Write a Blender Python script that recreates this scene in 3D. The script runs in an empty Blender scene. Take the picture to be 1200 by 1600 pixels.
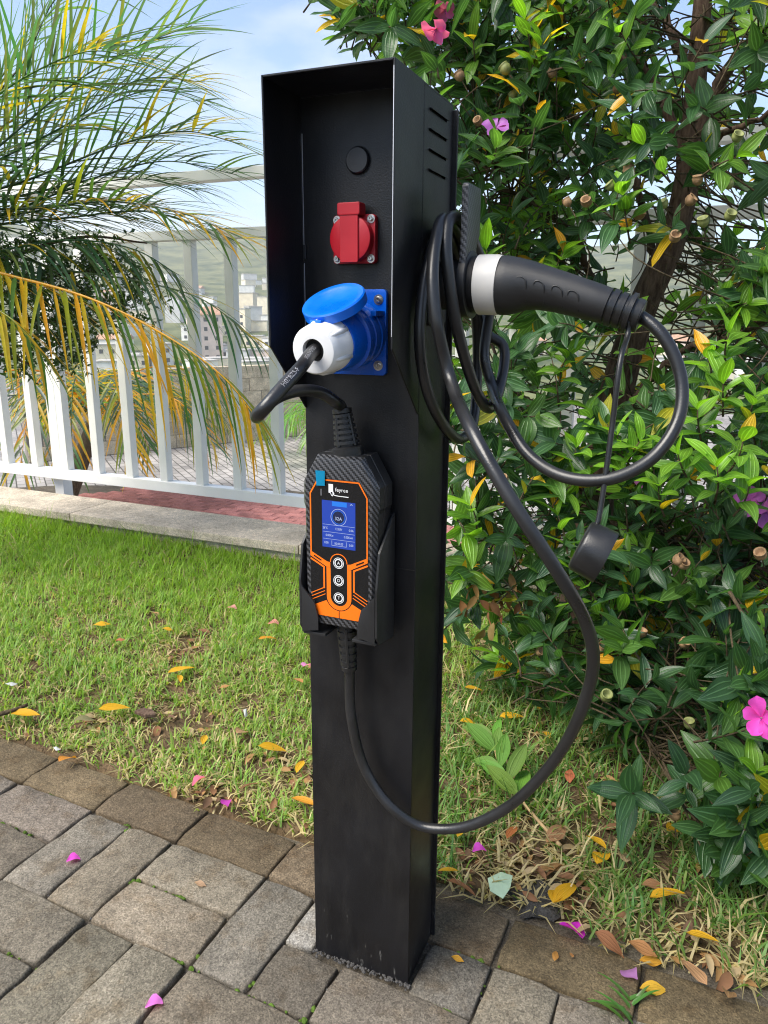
import bpy, bmesh, math, random
import numpy as np
from mathutils import Vector, Matrix, Quaternion, noise as mnoise

random.seed(7); np.random.seed(7)
scene = bpy.context.scene
COL = scene.collection
rad = math.radians

# ------------------------------------------------------------------ camera
F_PX, CW, CH = 1169.0, 1200.0, 1600.0
_th, _yaw, _roll = rad(14.62), rad(23.13), rad(.426)
CAM = Vector((.303, -.808, .92))
FW = Vector((-math.sin(_yaw)*math.cos(_th), math.cos(_yaw)*math.cos(_th), -math.sin(_th)))
RT = Vector((math.cos(_yaw), math.sin(_yaw), 0)); UP = RT.cross(FW)
RT, UP = RT*math.cos(_roll)+UP*math.sin(_roll), UP*math.cos(_roll)-RT*math.sin(_roll)
cd = bpy.data.cameras.new('camera'); cam = bpy.data.objects.new('camera', cd); COL.objects.link(cam)
cam.matrix_world = Matrix(((RT.x, UP.x, -FW.x, CAM.x), (RT.y, UP.y, -FW.y, CAM.y), (RT.z, UP.z, -FW.z, CAM.z), (0, 0, 0, 1)))
cd.sensor_fit = 'VERTICAL'; cd.sensor_height = 24.0; cd.lens = 24.0*F_PX/CH
cd.clip_start = .02; cd.clip_end = 6000
cd.dof.use_dof = True; cd.dof.focus_distance = 1.0; cd.dof.aperture_fstop = 22.0
scene.camera = cam
scene.render.resolution_x, scene.render.resolution_y = 768, 1024

# ------------------------------------------------------------------ light
SUN_DIR = Vector((-.42, -.50, .85)).normalized()
sd = bpy.data.lights.new('sun', 'SUN'); sun = bpy.data.objects.new('sun', sd); COL.objects.link(sun)
sd.energy = 3.7; sd.angle = rad(42); sd.color = (1.0, .94, .84)
sun.rotation_mode = 'QUATERNION'; sun.rotation_quaternion = SUN_DIR.to_track_quat('Z', 'Y')
sun.location = (-6, -4, 8)
w = bpy.data.worlds.new('World'); scene.world = w; w.use_nodes = True
nt = w.node_tree; nt.nodes.clear()
def N(nt, t, **kw):
    n = nt.nodes.new(t)
    for k, v in kw.items():
        if k in n.inputs.keys() if isinstance(k, str) else False: n.inputs[k].default_value = v
        else: setattr(n, k, v)
    return n
out = N(nt, 'ShaderNodeOutputWorld'); bg = N(nt, 'ShaderNodeBackground'); bg.inputs['Strength'].default_value = .11
sky = N(nt, 'ShaderNodeTexSky', sky_type='NISHITA', sun_disc=False)
sky.sun_elevation = math.asin(SUN_DIR.z); sky.sun_rotation = math.atan2(SUN_DIR.x, SUN_DIR.y)
sky.air_density = 1.0; sky.dust_density = .05; sky.ozone_density = 4
tc = N(nt, 'ShaderNodeTexCoord')
mp = N(nt, 'ShaderNodeMapping'); mp.inputs['Scale'].default_value = (1, 1, 2.6); mp.inputs['Location'].default_value = (.35, .2, .1)
nz = N(nt, 'ShaderNodeTexNoise'); nz.inputs['Scale'].default_value = 2.3; nz.inputs['Detail'].default_value = 7; nz.inputs['Roughness'].default_value = .55
rp = N(nt, 'ShaderNodeValToRGB'); rp.color_ramp.elements[0].position = .50; rp.color_ramp.elements[1].position = .72
mx = N(nt, 'ShaderNodeMix', data_type='RGBA'); mx.inputs[7].default_value = (5.6, 5.5, 5.5, 1)
sm = N(nt, 'ShaderNodeMath', operation='MULTIPLY'); sm.inputs[1].default_value = .85
L = nt.links.new
L(tc.outputs['Generated'], mp.inputs['Vector']); L(mp.outputs['Vector'], nz.inputs['Vector']); L(nz.outputs['Fac'], rp.inputs['Fac'])
L(rp.outputs['Color'], sm.inputs[0]); L(sm.outputs[0], mx.inputs[0]); L(sky.outputs['Color'], mx.inputs[6])
L(mx.outputs[2], bg.inputs['Color']); L(bg.outputs[0], out.inputs[0])
vs = scene.view_settings
vs.view_transform = 'Standard'; vs.look = 'None'; vs.gamma = 1.0; vs.use_curve_mapping = False
vs.exposure = 1.25
scene.cycles.use_denoising = True; scene.cycles.filter_width = 1.1
scene.cycles.max_bounces = 8; scene.cycles.transparent_max_bounces = 8
scene.cycles.sample_clamp_indirect = 8

# ------------------------------------------------------------------ pixel <-> place (photograph measured to metres)
def ray(x, y): return FW + RT*((x-600)/F_PX) - UP*((y-800)/F_PX)
def onp(ax, x, y, v):
    d = ray(x, y); return CAM + d*((v-CAM[ax])/d[ax])
def atx(x, y, v): return onp(0, x, y, v)
def aty(x, y, v): return onp(1, x, y, v)
def atz(x, y, v=0.0): return onp(2, x, y, v)
def atd(x, y, d): return CAM + ray(x, y)*d
def proj(p):
    v = Vector(p)-CAM; z = v.dot(FW)
    return (600+F_PX*v.dot(RT)/z, 800-F_PX*v.dot(UP)/z, z)
def lin(r, g, b):
    f = lambda c: (c/255/12.92) if c/255 <= .04045 else ((c/255+.055)/1.055)**2.4
    return (f(r), f(g), f(b))

# ------------------------------------------------------------------ object helpers
def wmat(o):
    m = o.matrix_basis.copy()
    while o.parent:
        m = o.parent.matrix_basis @ o.matrix_parent_inverse @ m if False else (o.matrix_parent_inverse @ m)
        o = o.parent; m = o.matrix_basis @ m
    return m
def setparent(o, p):
    o.parent = p; o.matrix_parent_inverse = wmat(p).inverted()
def tag(o, label=None, cat=None, group=None, kind=None):
    if label: o['label'] = label
    if cat: o['category'] = cat
    if group: o['group'] = group
    if kind: o['kind'] = kind
    return o
def empty(name, loc):
    o = bpy.data.objects.new(name, None); o.empty_display_size = .05; o.location = loc; COL.objects.link(o); return o
def link(name, me, mat=None, parent=None, smooth=False, angle=None):
    if mat is not None:
        me.materials.clear()
        for m in (mat if isinstance(mat, (list, tuple)) else [mat]): me.materials.append(m)
    if smooth:
        me.polygons.foreach_set('use_smooth', [True]*len(me.polygons))
        if angle is not None:
            try: me.set_sharp_from_angle(angle=rad(angle))
            except Exception: pass
    o = bpy.data.objects.new(name, me); COL.objects.link(o)
    if parent is not None: setparent(o, parent)
    return o
def inst(name, me, mw, parent=None):
    o = bpy.data.objects.new(name, me); o.matrix_basis = mw; COL.objects.link(o)
    if parent is not None: setparent(o, parent)
    return o
def pydata(name, v, f):
    me = bpy.data.meshes.new(name); me.from_pydata([tuple(p) for p in v], [], f); me.update(); return me
def bm_mesh(bm, name='m', fix=True):
    if fix: bmesh.ops.recalc_face_normals(bm, faces=bm.faces)
    me = bpy.data.meshes.new(name); bm.to_mesh(me); bm.free(); return me
def box_mesh(lo, hi, bev=0.0, seg=2, name='box'):
    bm = bmesh.new(); bmesh.ops.create_cube(bm, size=1)
    lo, hi = Vector(lo), Vector(hi)
    for v in bm.verts: v.co = Vector(((lo[i]+hi[i])/2+v.co[i]*(hi[i]-lo[i]) for i in range(3)))
    if bev > 0: bmesh.ops.bevel(bm, geom=bm.edges[:], offset=bev, segments=seg, profile=.7, affect='EDGES')
    return bm_mesh(bm, name)
def prism(pts, d0, d1, plane='xz', bev=0.0, seg=1, name='prism'):
    """outline pts (2-D) extruded from depth d0 to d1 along the missing axis"""
    bm = bmesh.new()
    def P(p, d):
        if plane == 'xz': return (p[0], d, p[1])
        if plane == 'yz': return (d, p[0], p[1])
        return (p[0], p[1], d)
    a = [bm.verts.new(P(p, d0)) for p in pts]; b = [bm.verts.new(P(p, d1)) for p in pts]
    n = len(pts); bm.faces.new(a); fb = bm.faces.new(b[::-1])
    for i in range(n): bm.faces.new((a[i], b[i], b[(i+1) % n], a[(i+1) % n]))
    bmesh.ops.recalc_face_normals(bm, faces=bm.faces)
    if bev > 0: bmesh.ops.bevel(bm, geom=bm.edges[:], offset=bev, segments=seg, profile=.7, affect='EDGES')
    return bm_mesh(bm, name)
def frame_from(axis, ref=Vector((0, 0, 1))):
    a = Vector(axis).normalized()
    if abs(a.dot(ref)) > .98: ref = Vector((1, 0, 0))
    u = a.cross(ref).normalized(); v = u.cross(a).normalized()
    return a, u, v
def lathe(profile, origin, axis, seg=32, name='lathe', ref=Vector((0, 0, 1)), sx=1.0):
    """profile [(distance along axis, radius)]"""
    a, u, v = frame_from(axis, ref); o = Vector(origin); vs_, fs = [], []
    for (t, r) in profile:
        for k in range(seg):
            an = 2*math.pi*k/seg
            vs_.append(o+a*t+u*(r*math.cos(an)*sx)+v*(r*math.sin(an)))
    for i in range(len(profile)-1):
        for k in range(seg):
            k2 = (k+1) % seg
            fs.append((i*seg+k, i*seg+k2, (i+1)*seg+k2, (i+1)*seg+k))
    if profile[0][1] > 1e-6: fs.append(tuple(range(seg))[::-1])
    if profile[-1][1] > 1e-6: fs.append(tuple((len(profile)-1)*seg+k for k in range(seg)))
    me = pydata(name, vs_, fs); bm = bmesh.new(); bm.from_mesh(me); bmesh.ops.remove_doubles(bm, verts=bm.verts, dist=1e-6)
    bmesh.ops.recalc_face_normals(bm, faces=bm.faces); bm.to_mesh(me); bm.free(); return me
def catmull(P, n=10, closed=False):
    P = [Vector(p) for p in P]; Q = [P[0]*2-P[1]]+P+[P[-1]*2-P[-2]]; outp = []
    for i in range(1, len(Q)-2):
        p0, p1, p2, p3 = Q[i-1:i+3]
        t01 = max((p1-p0).length, 1e-6)**.5; t12 = max((p2-p1).length, 1e-6)**.5; t23 = max((p3-p2).length, 1e-6)**.5
        m1 = (p2-p1+t12*((p1-p0)/t01-(p2-p0)/(t01+t12))); m2 = (p2-p1+t12*((p3-p2)/t23-(p3-p1)/(t12+t23)))
        for k in range(n):
            t = k/n
            outp.append(p1*(2*t**3-3*t**2+1)+m1*(t**3-2*t**2+t)+p2*(-2*t**3+3*t**2)+m2*(t**3-t**2))
    outp.append(P[-1]); return outp
def resample(P, step):
    d = [0.0]
    for i in range(1, len(P)): d.append(d[-1]+(P[i]-P[i-1]).length)
    n = max(2, int(d[-1]/step)); res = []; j = 0
    for k in range(n+1):
        s = d[-1]*k/n
        while j < len(d)-2 and d[j+1] < s: j += 1
        t = (s-d[j])/max(d[j+1]-d[j], 1e-9); res.append(P[j].lerp(P[j+1], min(max(t, 0), 1)))
    return res
def frames(P):
    T = [(P[min(i+1, len(P)-1)]-P[max(i-1, 0)]).normalized() for i in range(len(P))]
    _, u, _v = frame_from(T[0]); U = [u]
    for i in range(1, len(P)):
        q = T[i-1].rotation_difference(T[i]); u = q @ U[-1]; u = (u-T[i]*u.dot(T[i])).normalized(); U.append(u)
    return T, U
def tube_data(P, r, seg=10):
    T, U = frames(P); vs_, fs = [], []
    for i, p in enumerate(P):
        rr = r(i/(len(P)-1)) if callable(r) else r; v = T[i].cross(U[i])
        for k in range(seg):
            a = 2*math.pi*k/seg; vs_.append(p+U[i]*(rr*math.cos(a))+v*(rr*math.sin(a)))
    for i in range(len(P)-1):
        for k in range(seg):
            k2 = (k+1) % seg; fs.append((i*seg+k, i*seg+k2, (i+1)*seg+k2, (i+1)*seg+k))
    fs.append(tuple(range(seg))[::-1]); fs.append(tuple((len(P)-1)*seg+k for k in range(seg)))
    return vs_, fs
def tube(P, r, seg=10, name='tube'): return pydata(name, *tube_data(P, r, seg))
class Acc:
    def __init__(s): s.v, s.f, s.c = [], [], []
    def add(s, v, f, col=None):
        b = len(s.v); s.v += [tuple(p) for p in v]; s.f += [tuple(i+b for i in q) for q in f]
        if col is not None: s.c += [col]*len(v)
    def mesh(s, name):
        me = pydata(name, s.v, s.f)
        if s.c: setcol(me, s.c)
        return me
def setcol(me, cols):
    at = me.color_attributes.new('Col', 'FLOAT_COLOR', 'POINT')
    a = np.ones((len(me.vertices), 4), np.float32); c = np.asarray(cols, np.float32); a[:, :3] = c[:, :3]
    at.data.foreach_set('color', a.ravel())
def text_mesh(s, size, align='CENTER', ext=0.0):
    cu = bpy.data.curves.new('t', 'FONT'); cu.body = s; cu.size = size; cu.align_x = align; cu.align_y = 'CENTER'; cu.extrude = ext; cu.resolution_u = 3
    o = bpy.data.objects.new('t', cu); COL.objects.link(o); dg = bpy.context.evaluated_depsgraph_get()
    me = bpy.data.meshes.new_from_object(o.evaluated_get(dg)); bpy.data.objects.remove(o); bpy.data.curves.remove(cu); return me

# ------------------------------------------------------------------ materials
def pmat(name, col, rough=.5, metal=0.0, spec=.5, bump=0.0, bscale=200., var=0.0, vscale=8., coat=0.0, detail=4):
    m = bpy.data.materials.new(name); m.use_nodes = True; t = m.node_tree; b = t.nodes['Principled BSDF']
    b.inputs['Base Color'].default_value = (*col, 1); b.inputs['Roughness'].default_value = rough; b.inputs['Metallic'].default_value = metal
    b.inputs['Specular IOR Level'].default_value = spec; b.inputs['Coat Weight'].default_value = coat
    tc = t.nodes.new('ShaderNodeTexCoord')
    if var > 0:
        n = t.nodes.new('ShaderNodeTexNoise'); n.inputs['Scale'].default_value = vscale; n.inputs['Detail'].default_value = 6
        t.links.new(tc.outputs['Object'], n.inputs['Vector'])
        mr = t.nodes.new('ShaderNodeMapRange'); mr.inputs[1].default_value = .3; mr.inputs[2].default_value = .7
        mr.inputs[3].default_value = 1-var; mr.inputs[4].default_value = 1+var
        t.links.new(n.outputs['Fac'], mr.inputs[0])
        mu = t.nodes.new('ShaderNodeVectorMath'); mu.operation = 'SCALE'; mu.inputs[0].default_value = col
        t.links.new(mr.outputs[0], mu.inputs['Scale']); t.links.new(mu.outputs[0], b.inputs['Base Color'])
        mr2 = t.nodes.new('ShaderNodeMapRange'); mr2.inputs[1].default_value = .3; mr2.inputs[2].default_value = .7
        mr2.inputs[3].default_value = max(.05, rough-.12); mr2.inputs[4].default_value = min(1, rough+.12)
        t.links.new(n.outputs['Fac'], mr2.inputs[0]); t.links.new(mr2.outputs[0], b.inputs['Roughness'])
    if bump > 0:
        n2 = t.nodes.new('ShaderNodeTexNoise'); n2.inputs['Scale'].default_value = bscale; n2.inputs['Detail'].default_value = detail
        t.links.new(tc.outputs['Object'], n2.inputs['Vector'])
        bp = t.nodes.new('ShaderNodeBump'); bp.inputs['Strength'].default_value = bump; bp.inputs['Distance'].default_value = .002
        t.links.new(n2.outputs['Fac'], bp.inputs['Height']); t.links.new(bp.outputs['Normal'], b.inputs['Normal'])
    return m
def emat(name, col, s):
    m = pmat(name, (0.01, 0.01, 0.01), .25); b = m.node_tree.nodes['Principled BSDF']
    b.inputs['Emission Color'].default_value = (*col, 1); b.inputs['Emission Strength'].default_value = s; return m

M = {}
def powder_coat():
    m = pmat('black_powder_coat', (.0062, .0062, .0075), .40, spec=.38, var=.25, vscale=9)
    t = m.node_tree; b = t.nodes['Principled BSDF']; tc = t.nodes.new('ShaderNodeTexCoord')
    n = t.nodes.new('ShaderNodeTexNoise'); n.inputs['Scale'].default_value = 520; n.inputs['Detail'].default_value = 2
    t.links.new(tc.outputs['Object'], n.inputs['Vector'])
    bp = t.nodes.new('ShaderNodeBump'); bp.inputs['Strength'].default_value = .35; bp.inputs['Distance'].default_value = .0008
    t.links.new(n.outputs['Fac'], bp.inputs['Height']); t.links.new(bp.outputs['Normal'], b.inputs['Normal'])
    # dusty scuffs close to the foot and a few pale nicks
    sx = t.nodes.new('ShaderNodeSeparateXYZ'); t.links.new(tc.outputs['Object'], sx.inputs[0])
    vo = t.nodes.new('ShaderNodeTexNoise'); vo.inputs['Scale'].default_value = 130; vo.inputs['Detail'].default_value = 5
    mpn = t.nodes.new('ShaderNodeMapping'); mpn.inputs['Scale'].default_value = (1, 1, .35)
    t.links.new(tc.outputs['Object'], mpn.inputs[0]); t.links.new(mpn.outputs[0], vo.inputs['Vector'])
    h = t.nodes.new('ShaderNodeMapRange'); h.inputs[1].default_value = .14; h.inputs[2].default_value = 0.0; h.inputs[3].default_value = .0; h.inputs[4].default_value = .13
    t.links.new(sx.outputs['Z'], h.inputs[0])
    ad = t.nodes.new('ShaderNodeMath'); ad.operation = 'ADD'; t.links.new(vo.outputs['Fac'], ad.inputs[0]); t.links.new(h.outputs[0], ad.inputs[1])
    th = t.nodes.new('ShaderNodeMapRange'); th.inputs[1].default_value = .74; th.inputs[2].default_value = .84; t.links.new(ad.outputs[0], th.inputs[0])
    mix = t.nodes.new('ShaderNodeMix'); mix.data_type = 'RGBA'; mix.inputs[7].default_value = (.09, .088, .082, 1)
    src = b.inputs['Base Color'].links[0].from_socket
    dn = t.nodes.new('ShaderNodeTexNoise'); dn.inputs['Scale'].default_value = 14; dn.inputs['Detail'].default_value = 8; dn.inputs['Roughness'].default_value = .7
    dm = t.nodes.new('ShaderNodeMapping'); dm.inputs['Scale'].default_value = (1, 1, .3); t.links.new(tc.outputs['Object'], dm.inputs[0]); t.links.new(dm.outputs[0], dn.inputs['Vector'])
    dr_ = t.nodes.new('ShaderNodeMapRange'); dr_.inputs[1].default_value = .45; dr_.inputs[2].default_value = .8; dr_.inputs[4].default_value = .11; t.links.new(dn.outputs['Fac'], dr_.inputs[0])
    dx_ = t.nodes.new('ShaderNodeMix'); dx_.data_type = 'RGBA'; dx_.inputs[7].default_value = (.16, .15, .13, 1); t.links.new(dr_.outputs[0], dx_.inputs[0]); t.links.new(src, dx_.inputs[6]); src = dx_.outputs[2]
    t.links.new(th.outputs[0], mix.inputs[0]); t.links.new(src, mix.inputs[6]); t.links.new(mix.outputs[2], b.inputs['Base Color'])
    return m
M['coat'] = powder_coat()
M['gap'] = pmat('dark_gap', (.002, .002, .002), .8)
M['plastic'] = pmat('black_plastic', (.011, .011, .012), .42, var=.2, vscale=25, bump=.12, bscale=900)
M['satin'] = pmat('satin_black_plastic', (.014, .014, .015), .5, var=.15, vscale=20, bump=.15, bscale=1500)
M['rubber'] = pmat('black_rubber', (.013, .013, .0135), .38, spec=.5, var=.25, vscale=30, bump=.1, bscale=700)
M['cablemat'] = pmat('cable_sheath', (.014, .014, .015), .36, spec=.55, var=.3, vscale=22, bump=.08, bscale=400)
M['red'] = pmat('red_plastic', lin(172, 10, 30), .42, var=.06, vscale=40, bump=.05, bscale=800)
M['blue'] = pmat('blue_plastic', lin(0, 84, 190), .3, var=.06, vscale=30, bump=.04, bscale=600)
M['blue_lid'] = pmat('blue_lid_plastic', lin(0, 100, 208), .34, var=.05, vscale=30, bump=.05, bscale=600)
M['white_pl'] = pmat('white_plastic', (.74, .74, .74), .38, var=.05, vscale=40, bump=.03, bscale=500)
M['grey_ring'] = pmat('warm_white_plastic', (.58, .555, .515), .4, var=.04, vscale=40)
M['steel'] = pmat('steel_screw', (.55, .53, .5), .3, metal=1.0, bump=.1, bscale=900)
M['orange'] = pmat('orange_print', lin(238, 112, 18), .35)
M['labelblack'] = pmat('gloss_black_panel', (.008, .008, .009), .16, spec=.6)
M['whiteprint'] = pmat('white_print', (.75, .75, .75), .5)
M['cableprint'] = pmat('pale_cable_print', (.3, .3, .32), .6)
M['tape'] = pmat('cyan_tape', lin(0, 120, 160), .3)
M['light_line'] = pmat('light_line_metal', (.6, .6, .62), .4, metal=.6)  # pale tone for the light lines painted on the hood
def carbon():
    m = pmat('carbon_weave', (.03, .03, .032), .33, spec=.6); t = m.node_tree; b = t.nodes['Principled BSDF']
    tc = t.nodes.new('ShaderNodeTexCoord'); sp = t.nodes.new('ShaderNodeSeparateXYZ'); t.links.new(tc.outputs['Object'], sp.inputs[0])
    def mth(op, a, bb=None, v=None):
        n = t.nodes.new('ShaderNodeMath'); n.operation = op
        if hasattr(a, 'name'): t.links.new(a, n.inputs[0])
        else: n.inputs[0].default_value = a
        if bb is not None:
            if hasattr(bb, 'name'): t.links.new(bb, n.inputs[1])
            else: n.inputs[1].default_value = bb
        return n.outputs[0]
    # twill: cell index steps diagonal ; u along width, w along height
    y2 = mth('MULTIPLY', sp.outputs['Y'], 1.0)
    u = mth('MULTIPLY', mth('ADD', sp.outputs['X'], y2), 520.0); wv = mth('MULTIPLY', sp.outputs['Z'], 520.0)
    s = mth('ADD', mth('FLOOR', u), mth('FLOOR', wv)); k = mth('FLOORED_MODULO', s, 4.0)
    g = mth('LESS_THAN', k, 1.9)
    fu = mth('FRACT', u); fv = mth('FRACT', wv)
    bend = mth('ADD', mth('MULTIPLY', mth('SINE', mth('MULTIPLY', fu, 3.14159)), .5), mth('MULTIPLY', mth('SINE', mth('MULTIPLY', fv, 3.14159)), .5))
    mix = t.nodes.new('ShaderNodeMix'); mix.data_type = 'RGBA'; mix.inputs[6].default_value = (.008, .008, .009, 1); mix.inputs[7].default_value = (.075, .075, .08, 1)
    t.links.new(g, mix.inputs[0]); t.links.new(mix.outputs[2], b.inputs['Base Color'])
    hh = mth('ADD', mth('MULTIPLY', g, .6), mth('MULTIPLY', bend, .5))
    bp = t.nodes.new('ShaderNodeBump'); bp.inputs['Strength'].default_value = .55; bp.inputs['Distance'].default_value = .0006
    t.links.new(hh, bp.inputs['Height']); t.links.new(bp.outputs['Normal'], b.inputs['Normal'])
    return m
M['carbon'] = carbon()

def leafmat(name, source, rough=.33, trans=.32, veins=3, spec=.5, vs=.85):
    m = bpy.data.materials.new(name); m.use_nodes = True; t = m.node_tree; b = t.nodes['Principled BSDF']; o = t.nodes['Material Output']
    if source == 'obj':
        s = t.nodes.new('ShaderNodeObjectInfo'); c = s.outputs['Color']
    else:
        s = t.nodes.new('ShaderNodeAttribute'); s.attribute_name = 'Col'; c = s.outputs['Color']
    tc = t.nodes.new('ShaderNodeTexCoord')
    n = t.nodes.new('ShaderNodeTexNoise'); n.inputs['Scale'].default_value = 60; n.inputs['Detail'].default_value = 4; t.links.new(tc.outputs['Object'], n.inputs['Vector'])
    mr = t.nodes.new('ShaderNodeMapRange'); mr.inputs[3].default_value = .72; mr.inputs[4].default_value = 1.28; t.links.new(n.outputs['Fac'], mr.inputs[0])
    sc = t.nodes.new('ShaderNodeVectorMath'); sc.operation = 'SCALE'; t.links.new(c, sc.inputs[0]); t.links.new(mr.outputs[0], sc.inputs['Scale'])
    colr = sc.outputs[0]
    if veins:
        uv = t.nodes.new('ShaderNodeUVMap'); uv.uv_map = 'UVMap'; sp = t.nodes.new('ShaderNodeSeparateXYZ'); t.links.new(uv.outputs[0], sp.inputs[0])
        def mth(op, a, bb=None):
            nn = t.nodes.new('ShaderNodeMath'); nn.operation = op
            for i, q in enumerate((a, bb)):
                if q is None: continue
                if hasattr(q, 'name'): t.links.new(q, nn.inputs[i])
                else: nn.inputs[i].default_value = q
            return nn.outputs[0]
        au = mth('ABSOLUTE', mth('SUBTRACT', sp.outputs['X'], .5))      # 0 centre .5 edge
        d1 = au; d2 = mth('ABSOLUTE', mth('SUBTRACT', au, .25)); d = mth('MINIMUM', d1, d2)
        v = t.nodes.new('ShaderNodeMapRange'); v.inputs[1].default_value = .012; v.inputs[2].default_value = .05; v.inputs[3].default_value = 1; v.inputs[4].default_value = 0
        t.links.new(d, v.inputs[0])
        fine = mth('MULTIPLY', mth('SINE', mth('MULTIPLY', sp.outputs['Y'], 150.0)), .05)
        mix = t.nodes.new('ShaderNodeMix'); mix.data_type = 'RGBA'; mix.blend_type = 'MIX'
        lt = t.nodes.new('ShaderNodeVectorMath'); lt.operation = 'MULTIPLY_ADD'; lt.inputs[1].default_value = (1.6, 1.6, 1.6); lt.inputs[2].default_value = (.03, .045, .025)
        t.links.new(colr, lt.inputs[0]); t.links.new(mth('MULTIPLY', v.outputs[0], vs), mix.inputs[0]); t.links.new(colr, mix.inputs[6]); t.links.new(lt.outputs[0], mix.inputs[7])
        colr = mix.outputs[2]
        bp = t.nodes.new('ShaderNodeBump'); bp.inputs['Strength'].default_value = .7; bp.inputs['Distance'].default_value = .0012; bp.invert = True
        hh = mth('ADD', v.outputs[0], fine); t.links.new(hh, bp.inputs['Height']); t.links.new(bp.outputs['Normal'], b.inputs['Normal'])
    t.links.new(colr, b.inputs['Base Color']); b.inputs['Roughness'].default_value = rough; b.inputs['Specular IOR Level'].default_value = spec
    tr = t.nodes.new('ShaderNodeBsdfTranslucent'); tl = t.nodes.new('ShaderNodeVectorMath'); tl.operation = 'MULTIPLY'; tl.inputs[1].default_value = (2.1, 2.3, .9)
    t.links.new(colr, tl.inputs[0]); t.links.new(tl.outputs[0], tr.inputs['Color'])
    ms = t.nodes.new('ShaderNodeMixShader'); ms.inputs[0].default_value = trans
    t.links.new(b.outputs[0], ms.inputs[1]); t.links.new(tr.outputs[0], ms.inputs[2]); t.links.new(ms.outputs[0], o.inputs['Surface'])
    return m
M['leaf_o'] = leafmat('shrub_leaf', 'obj', trans=.38); M['leaf_a'] = leafmat('shrub_leaf_mass', 'attr', trans=.38)
M['palm_o'] = leafmat('palm_leaflet', 'obj', .34, .4, 0); M['palm_a'] = leafmat('palm_leaflet_mass', 'attr', .34, .4, 0)
M['grass'] = leafmat('grass_blade', 'attr', .5, .35, 0, .3); M['litter'] = leafmat('fallen_leaf', 'obj', .6, .2, 3, .25, .25)
M['petal'] = leafmat('petal', 'obj', .5, .35, 0, .3); M['straw'] = leafmat('litter_mass', 'attr', .7, .15, 0, .2)
def bark(name, c1, c2, sc=30):
    m = pmat(name, c1, .85, spec=.2, var=.4, vscale=sc); t = m.node_tree; b = t.nodes['Principled BSDF']
    tc = t.nodes.new('ShaderNodeTexCoord'); mpn = t.nodes.new('ShaderNodeMapping'); mpn.inputs['Scale'].default_value = (1, 1, .25)
    n = t.nodes.new('ShaderNodeTexNoise'); n.inputs['Scale'].default_value = sc*3; n.inputs['Detail'].default_value = 8; n.inputs['Roughness'].default_value = .7
    t.links.new(tc.outputs['Object'], mpn.inputs[0]); t.links.new(mpn.outputs[0], n.inputs['Vector'])
    mix = t.nodes.new('ShaderNodeMix'); mix.data_type = 'RGBA'; mix.inputs[6].default_value = (*c1, 1); mix.inputs[7].default_value = (*c2, 1)
    r = t.nodes.new('ShaderNodeMapRange'); r.inputs[1].default_value = .38; r.inputs[2].default_value = .62; t.links.new(n.outputs['Fac'], r.inputs[0])
    t.links.new(r.outputs[0], mix.inputs[0]); t.links.new(mix.outputs[2], b.inputs['Base Color'])
    bp = t.nodes.new('ShaderNodeBump'); bp.inputs['Strength'].default_value = .9; bp.inputs['Distance'].default_value = .006
    t.links.new(n.outputs['Fac'], bp.inputs['Height']); t.links.new(bp.outputs['Normal'], b.inputs['Normal']); return m
M['bark'] = bark('shrub_bark', (.055, .032, .022), (.15, .1, .07)); M['twig'] = bark('twig_bark', (.05, .036, .022), (.12, .09, .05), 60)
M['palmbark'] = bark('palm_bark', (.09, .07, .05), (.2, .16, .11), 20)

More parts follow.
